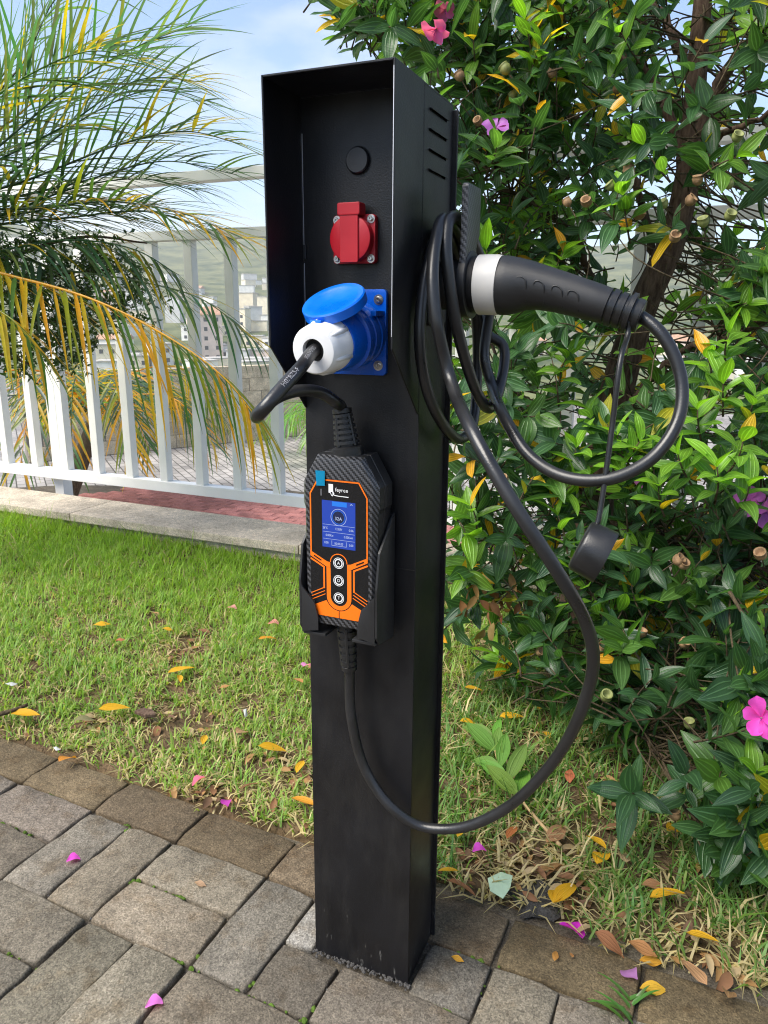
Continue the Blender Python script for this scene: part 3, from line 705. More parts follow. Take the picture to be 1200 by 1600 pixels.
case = link('case', loft([(scl(outl, .97), -.008), (outl, -.011), (outl, -.030), (scl(outl, .985), -.0305), (scl(outl, .985), -.032), (outl, -.0325), (outl, -.046)]), M['plastic'], ch)
link('carbon_front', loft([(scl(outl, .995), -.0459), (scl(outl, .992), -.0475), (inl, -.0536), (scl(inl, .985), -.0541)]), M['carbon'], ch, True, 20)
YL = -.0543
def flat(name, pts, lvl, mat, par=None, th=.00025):
    return link(name, prism([(XC+a/1000, b/1000) for a, b in pts], YL-.0003*lvl, YL-.0003*lvl-th, 'xz'), mat, par or ch)
panel = flat('label_panel', [(-27.0, 738), (27.0, 738), (38.0, 720), (38.0, 600), (28, 567), (-28, 567), (-38.0, 600), (-38.0, 720)], 0, M['labelblack'])
def strip(name, pts, wd, lvl, mat, par):
    """flat line of constant width with mitred joints"""
    P = [Vector((a, b)) for a, b in pts]; Lf, Rt = [], []
    for i, p in enumerate(P):
        d0 = (P[i]-P[i-1]).normalized() if i else (P[1]-P[0]).normalized(); d1 = (P[i+1]-P[i]).normalized() if i < len(P)-1 else d0
        n0 = Vector((-d0.y, d0.x)); n1 = Vector((-d1.y, d1.x)); m = (n0+n1).normalized(); k = wd/2/max(.35, m.dot(n0)); Lf.append(p+m*k); Rt.append(p-m*k)
    bm = bmesh.new(); y0, y1 = YL-.0003*lvl, YL-.0003*lvl-.00022
    for a, b, c, d in zip(Lf[:-1], Lf[1:], Rt[1:], Rt[:-1]):
        q0 = [bm.verts.new((XC+p.x/1000, y0, p.y/1000)) for p in (a, b, c, d)]; q1 = [bm.verts.new((XC+p.x/1000, y1, p.y/1000)) for p in (a, b, c, d)]
        bm.faces.new(q1); 
        for k in range(4): bm.faces.new((q0[k], q0[(k+1) % 4], q1[(k+1) % 4], q1[k]))
    bmesh.ops.remove_doubles(bm, verts=bm.verts, dist=1e-7)
    return link(name, bm_mesh(bm), mat, par)
strip('orange_outline', [(-36.9, 645), (-36.6, 719.5), (-26.4, 736.6), (26.4, 736.6), (36.6, 719.5), (36.9, 645)], 1.7, 1, M['orange'], panel)
U = [(-13.7, 636)]+[(-13.7*math.cos(math.pi*k/16), 594-13.7*math.sin(math.pi*k/16)) for k in range(17)]+[(13.7, 636)]
strip('orange_channel', U, 5.4, 1, M['orange'], panel)
for s in (-1, 1):
    flat('orange_branch', [(s*37.7, 648.5), (s*15.5, 637.6), (s*11.2, 637), (s*11.2, 631), (s*16, 631), (s*37.7, 642.5)], 2, M['orange'], panel)
    strip('orange_line', [(s*37.7, 639), (s*19.8, 630.2), (s*19.8, 603.0)], 2.0, 1, M['orange'], panel)
    strip('orange_line', [(s*19.8, 604), (s*37.4, 594.8)], 1.0, 2, M['orange'], panel)
    strip('orange_line', [(s*18.9, 600.0), (s*37.0, 590.6)], .9, 1, M['orange'], panel)
    strip('orange_line', [(s*18.3, 596.0), (s*35.8, 587.0)], .9, 1, M['orange'], panel)
    arc = [(s*17.6*math.cos(rad(a)), 594-17.6*math.sin(rad(a))) for a in (26, 40, 55, 70, 82, 88)]
    flat('orange_foot', [(s*32.6, 580.5)]+[(s*17.2, 588.0)]+arc+[(s*.6, 567.6), (s*27.6, 567.6)], 1, M['orange'], panel)
    strip('dark_notch', [(s*33, 643.2), (s*23, 638.2)], 1.6, 3, M['labelblack'], panel)
arc = [(11*math.cos(math.pi*k/14), 637.5+11*math.sin(math.pi*k/14)) for k in range(15)]
strip('orange_line', arc, 1.1, 2, M['orange'], panel)
def put_text(name, s, x, z, size, lvl, mat, par, align='CENTER', sxs=1.0):
    me = text_mesh(s, size/1000, align)
    for v in me.vertices: v.co = Vector((XC+x/1000+v.co.x*sxs, YL-.0003*lvl-.0002, z/1000+v.co.y))
    return link(name, me, mat, par)
M['screen'] = emat('lcd_blue', lin(28, 70, 185), .42); M['scr_light'] = emat('lcd_light', lin(30, 120, 225), .5); M['scr_text'] = emat('lcd_text', (.6, .7, .95), .42); M['scr_dark'] = emat('lcd_dark', lin(20, 36, 90), .3)
scr = flat('screen', [(-21.4, 655.6), (21.8, 655.6), (21.8, 712.6), (-21.4, 712.6)], 1, M['screen'])
flat('screen_header', [(-8, 706.5), (11, 706.5), (11, 712), (-8, 712)], 2, M['scr_light'], scr)
def ringp(name, x, z, r0, r1, lvl, mat, par, n=40):
    bm = bmesh.new(); A = []; y = YL-.0003*lvl-.00025
    for r in (r0, r1): A.append([bm.verts.new((XC+(x+r*math.cos(2*math.pi*k/n))/1000, y, (z+r*math.sin(2*math.pi*k/n))/1000)) for k in range(n)])
    for k in range(n): bm.faces.new((A[0][k], A[0][(k+1) % n], A[1][(k+1) % n], A[1][k]))
    me = bm_mesh(bm); return link(name, me, mat, par)
def disc(name, x, z, r, lvl, mat, par, n=36): return flat(name, [(x+r*math.cos(2*math.pi*k/n), z+r*math.sin(2*math.pi*k/n)) for k in range(n)], lvl, mat, par)
ringp('dial_ring', .4, 693.5, 9.7, 10.2, 2, M['scr_text'], scr)
disc('dial_disc', .4, 693.5, 7.8, 2, M['scr_dark'], scr); ringp('dial_ring', .4, 693.5, 7.5, 7.9, 3, M['scr_light'], scr)
put_text('screen_text', '32A', .4, 691.8, 5.6, 4, M['scr_text'], scr)
for s_, x, z, al in (('26°C', -17, 679.2, 'CENTER'), ('123.8V', .5, 679.2, 'CENTER'), ('0.0A', 16.8, 679.2, 'CENTER'), ('0.00Kw', -11.5, 670.5, 'CENTER'), ('0.00Kwh', 13.2, 670.5, 'CENTER'), ('0:00', -15.8, 661.2, 'CENTER'), ('00:00:00', .6, 661.2, 'CENTER'), ('0:00', 16.6, 661.2, 'CENTER')):
    put_text('screen_text', s_, x, z, 4.0, 3, M['scr_text'], scr, al, .82)
for zz in (683.5, 674.6, 666.0): strip('screen_rule', [(-20.5, zz), (21, zz)], .25, 2, M['scr_text'], scr)
strip('screen_rule', [(-8.8, 664.4), (-8.8, 658.5), (10.2, 658.5), (10.2, 664.4)], .3, 2, M['scr_text'], scr)
strip('signal_mark', [(15.5, 709.5), (17, 711), (18.6, 709.5)], .5, 3, M['scr_text'], scr)
# maker's mark
flat('logo_plug', [(-12.4, 732.4), (-6.6, 732.4), (-6.6, 724), (-5.0, 721.5), (-7.6, 717.9), (-9.0, 719), (-10.4, 722), (-12.4, 722)], 1, M['whiteprint'], panel)
flat('logo_plug_slot', [(-9.8, 723.2), (-7.6, 723.2), (-7.2, 720.6), (-8.2, 719.6)], 2, M['labelblack'], panel)
strip('logo_cord', [(-7.2, 720.4), (-4.5, 719.4), (0, 718.9), (13.2, 718.7)], .9, 1, M['whiteprint'], panel)
put_text('logo_text', 'feyree', 4.6, 726.2, 6.6, 2, M['whiteprint'], panel)
strip('indicator_slot', [(-22.3, 725.5), (-22.3, 717.5)], 1.6, 1, M['light_line'] if False else pmat('grey_lens', (.12, .12, .13), .2), panel)
for z_, s_ in ((637.5, 'A'), (615.6, 'D'), (593.6, 'T')):
    b_ = disc('button', 0, z_, 6.5, 2, M['labelblack'], ch)
    ringp('button_ring', 0, z_, 6.2, 6.9, 3, M['whiteprint'], b_); ringp('button_ring', 0, z_, 4.0, 5.3, 3, M['whiteprint'], b_)
    put_text('button_letter', s_, 0, z_-.1, 5.4, 3, M['whiteprint'], b_)
flat('film_tab', [(-28.5, 747.2), (-16.3, 747.4), (-16.6, 730), (-27.5, 729.4)], 6, M['tape'], ch, .0003)

CR = .00665
def strain(name, p0, p1, r0, r1, n=6, flange=True):
    a = Vector(p1)-Vector(p0); Ln = a.length; prof = [(-.004, r0*1.25), (.006, r0*1.25), (.007, r0*1.05)] if flange else [(-.004, r0)]
    s0 = .008 if flange else 0
    for k in range(n):
        t0 = s0+(Ln-s0-.006)*k/n; dt = (Ln-s0-.006)/n; r = r0+(r1-r0)*(k+.5)/n
        prof += [(t0, r*.86), (t0+dt*.35, r*.86), (t0+dt*.38, r*1.02), (t0+dt*.95, r*1.0), (t0+dt, r*.86)]
    prof += [(Ln-.005, r1*1.02), (Ln, r1*1.0), (Ln, CR*.9)]
    me = lathe(prof, p0, a, 28); o = link(name, me, M['rubber'], ch, True, 35)
    _, u, v = frame_from(a)
    for sgn in (-1, 1):
        q = Vector(p0)+u*(sgn*0)+Vector((0, -1, 0))*r0*.0
    ax_ = a.normalized(); side = (Vector((0, -1, 0))-ax_*Vector((0, -1, 0)).dot(ax_)).normalized()
    for ang in (-20, 70, 160):
        s_ = Quaternion(ax_, rad(ang)) @ side
        link('rib_bridge', tube([Vector(p0)+ax_*.008+s_*r0*.9, Vector(p0)+ax_*(Ln-.006)+s_*r1*.9], .0022, 6), M['rubber'], o)
    return o
sp0 = Vector((-.0755, -.030, .7665)); sp1 = aty(534, 638, -.030)
strain('strain_relief', sp0, sp1, .0150, .0112)
bt0 = Vector((-.0785, -.031, .556)); bt1 = aty(546, 1046, -.033)
strain('strain_relief', bt0, bt1, .0122, .0096, 6, False)

def path(L_, n=12):
    P = []
    for it in L_:
        k = it[0]
        P.append(it[1] if k == 'p' else {'x': atx, 'y': aty, 'd': atd}[k](it[1], it[2], it[3]))
    return resample(catmull(P, n), .006)
# supply plug (white gland nut on a blue body)
plug = link('supply_plug', lathe([(.042, .027), (.044, .0318), (.076, .0305), (.0775, .0298), (.0785, .026)], bc, ax, 48), M['blue'], ch, True, 40)
prof = [(.077, .0272), (.078, .0286), (.0845, .0288), (.088, .0276), (.104, .0262), (.112, .0252), (.1145, .0235), (.115, .0215), (.115, .0122), (.106, .0115), (.106, .0001)]
nut = link('gland_nut', lathe(prof, bc, ax, 48), M['white_pl'], plug, True, 40)
_, nu, nv = frame_from(ax)
for k in range(6):
    a = 2*math.pi*k/6+.4; rdir = nu*math.cos(a)+nv*math.sin(a)
    link('nut_rib', tube([bc+ax*.080+rdir*.0272, bc+ax*.103+rdir*.0256, bc+ax*.111+rdir*.0238], lambda t: .0036*(1-.5*t), 8), M['white_pl'], plug, True)
link('gland_seal', lathe([(.1062, .0114), (.1095, .0113), (.1095, .007)], bc, ax, 32), M['gap'], plug)
P = path([('p', bc+ax*.09), ('p', bc+ax*.112), ('d', 470, 574, .735), ('d', 440, 607, .71), ('d', 413, 638, .70), ('d', 401, 651, .715), ('d', 413, 637, .745), ('d', 437, 619, .775), ('d', 470, 610, .80), ('d', 503, 614, .825), ('d', 524, 628, .836), ('p', sp1), ('p', sp1.lerp(sp0, .3))])
link('supply_cable', tube(P, CR, 14), M['cablemat'], ch, True)
def wrap_text(s_, P, s_start, size, side_hint, par):
    me = text_mesh(s_, size, 'LEFT'); d = [0]
    for i in range(1, len(P)): d.append(d[-1]+(P[i]-P[i-1]).length)
    for v in me.vertices:
        s = s_start+v.co.x; i = max(0, min(len(P)-2, next((k for k in range(len(d)-1) if d[k+1] >= s), len(P)-2)))
        tt = (s-d[i])/max(d[i+1]-d[i], 1e-9); p = P[i].lerp(P[i+1], tt); T = (P[min(i+2, len(P)-1)]-P[max(i-1, 0)]).normalized()
        nrm = side_hint-T*side_hint.dot(T); nrm.normalize(); b = nrm.cross(T)
        a = v.co.y/CR; v.co = p+(nrm*math.cos(a)+b*math.sin(a))*(CR+.00018)
    return link('cable_print', me, M['cableprint'], par)
sc_obj = [o for o in ch.children if o.name.startswith('supply_cable')][0]
rev = P[:26][::-1]; hint = (CAM-P[12]).normalized()+Vector((0, 0, .25))
revl = sum((rev[i+1]-rev[i]).length for i in range(len(rev)-1))
wrap_text('H07BZ5-F', rev, revl-.108, .0068, hint, sc_obj); wrap_text('3G6.0+2*0.5', rev, revl-.060, .0060, hint, sc_obj)

# charging cable: box -> low loop -> coils over the holder neck -> big loop -> connector
cp0, cp1 = Vector((.196, HY, .9325)), Vector((.230, HY, .9225))
KP = [('p', bt1.lerp(bt0, .3)), ('p', bt1), ('y', 549, 1120, -.030), ('y', 571, 1203, -.022), ('y', 612, 1262, -.020), ('d', 655, 1290, .985), ('d', 715, 1294, .965), ('d', 790, 1263, .92), ('d', 868, 1185, .85), ('d', 912, 1100, .79), ('d', 927, 1030, .75), ('d', 914, 970, .72), ('d', 872, 895, .69), ('d', 803, 788, .68), ('d', 742, 682, .705),
      ('x', 703, 590, .050), ('x', 682, 500, .036), ('x', 676, 430, .028), ('x', 681, 375, .023), ('x', 692, 343, .020), ('p', Vector((.019, .058, 1.018))), ('p', Vector((.022, .095, .985))), ('p', Vector((.027, .128, .92))), ('p', Vector((.029, .135, .85))),
      ('x', 737, 668, .032), ('x', 718, 686, .027), ('x', 690, 660, .020), ('x', 665, 600, .0135), ('x', 656, 530, .0100), ('x', 662, 450, .0100), ('x', 676, 385, .0100), ('p', Vector((.0095, .034, 1.012))), ('p', Vector((.010, .07, 1.006))), ('p', Vector((.018, .118, .96))), ('p', Vector((.040, .135, .90))),
      ('x', 786, 540, .060), ('x', 781, 605, .066), ('x', 765, 638, .062), ('x', 744, 610, .055), ('x', 716, 520, .044), ('x', 702, 440, .036), ('x', 697, 385, .031), ('x', 701, 345, .028), ('p', Vector((.029, .050, 1.026))), ('p', Vector((.033, .088, 1.004))), ('p', Vector((.045, .122, .95))),
      ('x', 757, 560, .045), ('x', 768, 600, .056), ('d', 790, 655, .86), ('d', 830, 715, .82), ('d', 885, 746, .79), ('d', 955, 748, .77), ('d', 1020, 715, .765), ('d', 1060, 655, .765), ('d', 1064, 590, .768), ('d', 1036, 525, .772), ('p', cp1), ('p', cp1.lerp(cp0, .4))]
CP = path(KP)
cable = link('charging_cable', tube(CP, CR, 14), M['cablemat'], ch, True)
# connector
con = link('connector', lathe([(.0472, .0305), (.054, .0318), (.0545, .0312)], (0, HY, HZ), (1, 0, 0), 48), M['plastic'], ch, True, 40)
def sect_tube(S, seg=32):
    """sections (x, z, ry, rz) swept along x"""
    vs_, fs = [], []
    for i, (x, z, ry, rz) in enumerate(S):
        a, b = S[max(i-1, 0)], S[min(i+1, len(S)-1)]; T = Vector((b[0]-a[0], 0, b[1]-a[1])).normalized(); Nn = Vector((-T.z, 0, T.x))
        for k in range(seg):
            an = 2*math.pi*k/seg; vs_.append(Vector((x, HY, z))+Vector((0, 1, 0))*(ry*math.cos(an))+Nn*(rz*math.sin(an)))
    for i in range(len(S)-1):
        for k in range(seg): fs.append((i*seg+k, i*seg+(k+1) % seg, (i+1)*seg+(k+1) % seg, (i+1)*seg+k))
    fs.append(tuple(range(seg))); fs.append(tuple((len(S)-1)*seg+k for k in range(seg))[::-1])
    me = pydata('sect', vs_, fs); bm = bmesh.new(); bm.from_mesh(me); bmesh.ops.recalc_face_normals(bm, faces=bm.faces); bm.to_mesh(me); bm.free(); return me
link('white_collar', sect_tube([(.0546, HZ, .0318, .0318), (.0552, HZ, .0325, .0325), (.064, HZ, .0327, .0327), (.074, HZ-.0003, .0326, .0326), (.0795, HZ-.0006, .0318, .0318), (.0797, HZ-.0006, .03, .03)]), M['grey_ring'], con, True, 40)
HS = [(.0796, HZ-.0006, .0312, .0316), (.082, HZ-.0008, .0316, .0320), (.090, HZ-.0012, .0308, .0314), (.100, HZ-.001, .0285, .0292), (.112, HZ-.0015, .0262, .0262), (.126, HZ-.0038, .0245, .0236), (.145, HZ-.0083, .0232, .0218), (.162, HZ-.0130, .0222, .0208), (.180, HZ-.0182, .0212, .0200), (.190, HZ-.0212, .0203, .0194), (.196, HZ-.0230, .0195, .0188)]
hnd = link('handle', sect_tube(HS), M['satin'], con, True, 50)
hd_ = (cp1-cp0).normalized()
pr_ = [(-.002, .0185)]
for k in range(4):
    b0 = .0005+k*.0088; pr_ += [(b0, .0165), (b0+.0022, .0165), (b0+.0024, .0198-.0007*k), (b0+.0084, .0194-.0007*k), (b0+.0088, .0165)]
pr_ += [(.0365, .0165), (.0372, .012), (.0372, CR)]
link('handle_gaiter', lathe(pr_, cp0, cp1-cp0, 32), M['rubber'], con, True, 35)
for (xx, zz, hh) in ((.108, .0, .015), (.127, -.0035, .0135), (.146, -.008, .0125), (.163, -.0125, .012)):
    q = []
    for (dx, dz) in ((-.0055, -hh), (-.0055, hh*.5), (-.004, hh*.75), (0, hh*.85), (.004, hh*.75), (.0055, hh*.5), (.0055, -hh)):
        rr = .0262 if xx < .115 else (.0243 if xx < .135 else (.0231 if xx < .155 else .0221)); rz_ = .0258 if xx < .115 else (.0236 if xx < .135 else .0214)
        z_ = dz*.85-.004; yy = -rr*math.sqrt(max(.05, 1-(z_/rz_)**2))
        q.append(Vector((xx+dx, HY+yy*1.02, HZ+zz+z_-dx*.33)))
    link('grip_line', tube(resample(catmull(q, 6), .002), .0008, 6), M['satin'], hnd, True)
# cap on its strap
sp_ = cp0.lerp(cp1, .72)+Vector((0, -.0, -.0175)); cpt = atd(932, 822, .772)
SP = resample(catmull([sp_+Vector((-.0, -.012, .012)), sp_+Vector((0, -.012, -.004)), atd(970, 560, .755), atd(956, 670, .765), atd(945, 750, .77), atd(938, 795, .772), cpt, cpt+Vector((-.004, 0, -.004))], 8), .006)
link('cap_strap', tube(SP, .0029, 8), M['rubber'], con, True)
link('strap_loop', lathe([(0, .0196), (.0004, .0213), (.0046, .0213), (.005, .0196)], cp0+hd_*.022, hd_, 32), M['rubber'], con, True, 40)
cc = atd(926, 861, .772); cax = (RT*.80-UP*.42-FW*.20).normalized()
link('connector_cap', lathe([(-.015, .0001), (-.015, .0240), (-.0138, .0265), (-.011, .0278), (.0135, .0288), (.0145, .0286), (.0145, .0262), (.0, .0255), (.0, .0001)], cc, cax, 44), M['rubber'], con, True, 40)

# ------------------------------------------------------------------ vegetation helpers
def fastmesh(name, V, Fc, cols=None, uv=None):
    """V (n,3), Fc (m,k) uniform faces"""
    me = bpy.data.meshes.new(name); V = np.asarray(V, np.float32); Fc = np.asarray(Fc, np.int32); m, k = Fc.shape
    me.vertices.add(len(V)); me.vertices.foreach_set('co', V.ravel()); me.loops.add(m*k); me.loops.foreach_set('vertex_index', Fc.ravel())
    me.polygons.add(m); me.polygons.foreach_set('loop_start', np.arange(0, m*k, k, dtype=np.int32)); me.polygons.foreach_set('loop_total', np.full(m, k, np.int32))
    if uv is not None:
        l = me.uv_layers.new(name='UVMap'); l.data.foreach_set('uv', np.asarray(uv, np.float32)[Fc.ravel()].ravel())
    me.update(calc_edges=True); me.validate()
    if cols is not None: setcol(me, cols)
    return me
def leaf_proto(wr=.34, curl=.18, fold=.25, wav=.0, seed=0, rows=6, base=.35, obovate=False):
    """unit leaf along +x, normal +z; 5 columns"""
    rnd = random.Random(seed); V, UV, F_ = [], [], []
    for i in range(rows+1):
        t = i/rows; w = wr/2*(math.sin(math.pi*min(1, t**.85))**.85 if 0 < t < 1 else 0)+(.006 if t == 0 else 0)
        if t == 1: w = .002
        if obovate: w = wr/2*(.08+.92*math.sin(min(1, t*1.25)*math.pi/2)**1.3)*(math.sqrt(max(0, 1-(max(0, t-.55)/.45)**2))*.97+.03)
        tw = wav*math.sin(t*5+seed)
        for k in range(5):
            u = k/4-.5; x = t; y = 2*u*w; z = fold*abs(y)*1.0-curl*t*t+.03*wr*(-1 if k in (1, 3) else 1)*(1 if 0 < t < 1 else 0)+tw*y
            V.append((x, y, z)); UV.append((k/4, t))
    for i in range(rows):
        for k in range(4): F_.append((i*5+k, i*5+k+1, (i+1)*5+k+1, (i+1)*5+k))
    return np.array(V, np.float32), np.array(F_, np.int32), np.array(UV, np.float32)
LP = [leaf_proto(.42, .10, .22, .12, 1), leaf_proto(.36, .30, .30, .25, 2), leaf_proto(.46, .42, .18, -.3, 3), leaf_proto(.35, .04, .42, .1, 4), leaf_proto(.44, .18, .10, .4, 5)]
LPM = []
for V, F_, UV in LP:
    me = fastmesh('leaf', V, F_, uv=UV); me.polygons.foreach_set('use_smooth', [True]*len(me.polygons)); LPM.append(me)
def basis(d, n):
    d = d.normalized(); y = n.cross(d)
    if y.length < 1e-4: y = Vector((0, 1, 0)).cross(d)
    y.normalize(); z = d.cross(y); return Matrix(((d.x, y.x, z.x), (d.y, y.y, z.y), (d.z, y.z, z.z)))
class LeafSet:
    def __init__(s): s.it = []
    def add(s, p, d, n, L_, col, kind=None):
        s.it.append((Vector(p), basis(d, n), L_, col, random.randrange(5) if kind is None else kind))
    def joined(s, items, name):
        Vs, Fs, Cs, Us = [], [], [], []; b = 0
        for p, B, L_, col, k in items:
            V, F_, UV = LP[k]; Vs.append(V @ (np.array(B).T*L_)+np.array(p)); Fs.append(F_+b); b += len(V); Cs.append(np.tile(np.array(col, np.float32), (len(V), 1))); Us.append(UV)
        me = fastmesh(name, np.concatenate(Vs), np.concatenate(Fs), np.concatenate(Cs), np.concatenate(Us)); me.polygons.foreach_set('use_smooth', [True]*len(me.polygons)); return me
def leaf_objs(items, name, mat, parent):
    key = mat.name; meshes = []
    for me in LPM:
        m2 = me.copy(); m2.materials.clear(); m2.materials.append(mat); meshes.append(m2)
    for p, B, L_, col, k in items:
        o = inst(name, meshes[k], Matrix.Translation(p) @ (B.to_4x4() @ Matrix.Scale(L_, 4)), parent); o.color = (*col, 1)

def inpoly(x, y, P):
    c = False; j = len(P)-1
    for i in range(len(P)):
        if (P[i][1] > y) != (P[j][1] > y) and x < (P[j][0]-P[i][0])*(y-P[i][1])/(P[j][1]-P[i][1])+P[i][0]: c = not c
        j = i
    return c

# ------------------------------------------------------------------ flowering shrub tree on the right
tree = empty('flowering_tree', atz(912, 990)); tag(tree, 'dark glossy leaved flowering tree with purple blooms and tan seed cups beside the post', 'tree')
rt_ = random.Random(21)
TK = [('d', 900, 1010, 2.33), ('d', 912, 930, 2.28), ('d', 928, 830, 2.22), ('d', 955, 650, 2.12), ('d', 1000, 490, 2.02), ('d', 1052, 370, 1.93), ('d', 1078, 250, 1.88), ('d', 1088, 120, 1.84), ('d', 1100, -20, 1.8), ('d', 1120, -250, 1.75)]
TP = path(TK); link('trunk', tube(TP, lambda t: .058*(1-t)**1.4+.017, 14), M['bark'], tree, True)
skel = [(p, 0) for p in TP[20:]]
BR = [([('d', 1080, 245, 1.88), ('d', 1120, 140, 1.80), ('d', 1180, 60, 1.70), ('d', 1290, -60, 1.6)], .022), ([('d', 1078, 270, 1.88), ('d', 1030, 150, 1.92), ('d', 1000, 105, 1.9), ('d', 930, 70, 1.9), ('d', 820, 40, 1.95)], .016), ([('d', 985, 530, 2.03), ('d', 930, 440, 2.0), ('d', 880, 350, 1.95), ('d', 800, 300, 1.9), ('d', 730, 240, 1.9)], .013), ([('d', 1060, 350, 1.93), ('d', 1110, 230, 1.8), ('d', 1170, 190, 1.7), ('d', 1300, 130, 1.6)], .013), ([('d', 1030, 420, 1.97), ('d', 960, 220, 2.05), ('d', 880, 180, 2.1), ('d', 760, 120, 2.1), ('d', 640, 20, 2.0), ('d', 540, -30, 1.95)], .012),
      ([('d', 950, 670, 2.12), ('d', 1050, 560, 1.9), ('d', 1150, 520, 1.7), ('d', 1260, 480, 1.55)], .013), ([('d', 932, 800, 2.2), ('d', 1000, 830, 1.95), ('d', 1100, 860, 1.7), ('d', 1240, 900, 1.5)], .012), ([('d', 935, 800, 2.2), ('d', 860, 700, 2.1), ('d', 790, 600, 2.0), ('d', 745, 470, 1.95)], .011), ([('d', 918, 900, 2.25), ('d', 850, 860, 2.1), ('d', 780, 830, 1.95), ('d', 715, 800, 1.85)], .008), ([('d', 915, 920, 2.26), ('d', 985, 960, 1.95), ('d', 1010, 1020, 1.75), ('d', 1080, 1080, 1.55), ('d', 1180, 1150, 1.4)], .010),
      ([('d', 912, 940, 2.27), ('d', 930, 1010, 2.0), ('d', 990, 1060, 1.75), ('d', 1000, 1130, 1.55), ('d', 1040, 1200, 1.42)], .007), ([('d', 905, 990, 2.3), ('d', 820, 920, 2.1), ('d', 745, 770, 2.0), ('d', 735, 720, 2.0), ('d', 730, 640, 1.95)], .008), ([('d', 1088, 120, 1.84), ('d', 1000, -20, 1.9), ('d', 850, -120, 1.95)], .014)]
for pts, r in BR:
    P = resample(catmull([atd(*q[1:]) for q in pts], 10), .02)
    P = [p+Vector((rt_.gauss(0, .004), rt_.gauss(0, .004), rt_.gauss(0, .004))) if 0 < i < len(P)-1 else p for i, p in enumerate(P)]
    link('branch', tube(P, lambda t, r=r: r*(1-.75*t), 9), M['bark'], tree, True); skel += [(p, 1) for p in P[3:]]
MASK = [(505, -60), (545, 5), (600, 55), (640, 75), (650, 700), (655, 1000), (720, 1090), (800, 1060), (905, 1095), (935, 1150), (1000, 1270), (1090, 1310), (1200, 1330), (1560, 1400), (1560, -420), (420, -420)]
def dmin(x, y):
    d = 1.62-.0005*max(0, x-800)
    if y > 900: d -= .0008*(y-900)*(1 if x > 950 else .3)
    if x < 760: d = 1.62
    return max(1.16, d)
twacc = Acc(); leaves = LeafSet(); tips = []
def tcol(young=0.0, r=rt_):
    x = r.random()
    if x < .035: return (r.uniform(.5, .62), r.uniform(.27, .36), .015)
    if x < .05: return (.3, .28, .02)
    k = r.uniform(.7, 1.5); a = Vector((.032*k, .076*k, .036*k)); b = Vector((.15, .30, .022))*r.uniform(.8, 1.2); c = Vector((.045, .115, .018))*r.uniform(.8, 1.2)
    return tuple(a.lerp(c, r.random()*.6).lerp(b, young))
def make_twig(p, dr, n_pairs, L_, young):
    P = [p-dr*L_]; 
    side = dr.cross(Vector((rt_.gauss(0, 1), rt_.gauss(0, 1), rt_.gauss(0, 1)))).normalized(); Pn = []
    for k in range(5):
        t = k/4; Pn.append(p-dr*L_*(1-t)+side*(.08*L_*math.sin(t*3)))
    vs_, fs = tube_data(Pn, lambda t: .0024-.0012*t, 5); twacc.add(vs_, fs)
    rot0 = rt_.uniform(0, 6.28)
    for k in range(n_pairs):
        t = .25+.75*k/max(1, n_pairs-1); q = p-dr*L_*(1-t); an = rot0+k*math.pi/2
        _, u, v = frame_from(dr); top = t
        for s in (0, 1):
            a = an+s*math.pi; rdir = u*math.cos(a)+v*math.sin(a); op = rad(rt_.uniform(38, 75)) if t < .99 else rad(rt_.uniform(15, 45))
            d = dr*math.cos(op)+rdir*math.sin(op); d.z -= .25*(1-young)*rt_.random(); nrm = (dr*math.sin(op)-rdir*math.cos(op)); nrm = nrm.lerp(Vector((0, -.15, 1)), .35)
            Ll = rt_.choice((rt_.uniform(.035, .065), rt_.uniform(.06, .102), rt_.uniform(.06, .102)))*(1-.35*max(0, t-.6)) if young < .5 else rt_.uniform(.05, .08)
            yy = young*(.3+.7*t)
            leaves.add(q, d, nrm, Ll, tcol(yy))
N_TW = 0
tries = 0
while N_TW < 1300 and tries < 50000:
    tries += 1
    x, y = rt_.uniform(430, 1540), rt_.uniform(-400, 1390)
    if not inpoly(x, y, MASK): continue
    if (x > 1230 or y < -40) and rt_.random() < .55: continue
    d0 = dmin(x, y); d = d0+(2.75-d0)*rt_.random()**1.5
    if y > 880:
        dg = min(2.1, (.92-.09)/max(.05, -ray(x, y).z)); d = d0+(dg-d0)*rt_.random()
        if dg < d0: continue
    p = atd(x, y, d)
    if p.z < .07 or p.y > 2.6: continue
    # twigs leave the stem itself open to view
    if d < 1.95 and y < 620 and abs(x-(1088 if y < 250 else 1088-(y-250)*.36)) < 62 and rt_.random() < .86: continue
    # airy pockets
    if mnoise.noise((p.x*3.2, p.y*3.2, p.z*3.2+5)) < -.10 and rt_.random() < .93: continue
    near_ = sorted(skel, key=lambda s: (s[0]-p).length_squared)[:40]; sp_n, _k = near_[int(40*rt_.random()**1.6)]
    out_ = (p-sp_n).normalized() if (p-sp_n).length > .01 else Vector((0, -1, 0))
    dr = (out_*.6+Vector((rt_.gauss(0, .45), rt_.gauss(0, .45)-.15, rt_.gauss(.45, .35)))).normalized()
    young = 1.0 if rt_.random() < .13 else (.35 if rt_.random() < .2 else 0.0)
    make_twig(p, dr, rt_.randint(3, 5), rt_.uniform(.07, .13), young); tips.append((p, dr))
    b = p-dr*.09; ln = (b-sp_n).length
    mid = b.lerp(sp_n, .5)+Vector((rt_.gauss(0, .05), rt_.gauss(0, .05), rt_.gauss(.02, .05)))*min(1, ln*2)
    PP = resample(catmull([sp_n, mid, b], 6), .03); vs_, fs = tube_data(PP, lambda t: .0026-.0014*t, 5); twacc.add(vs_, fs); N_TW += 1
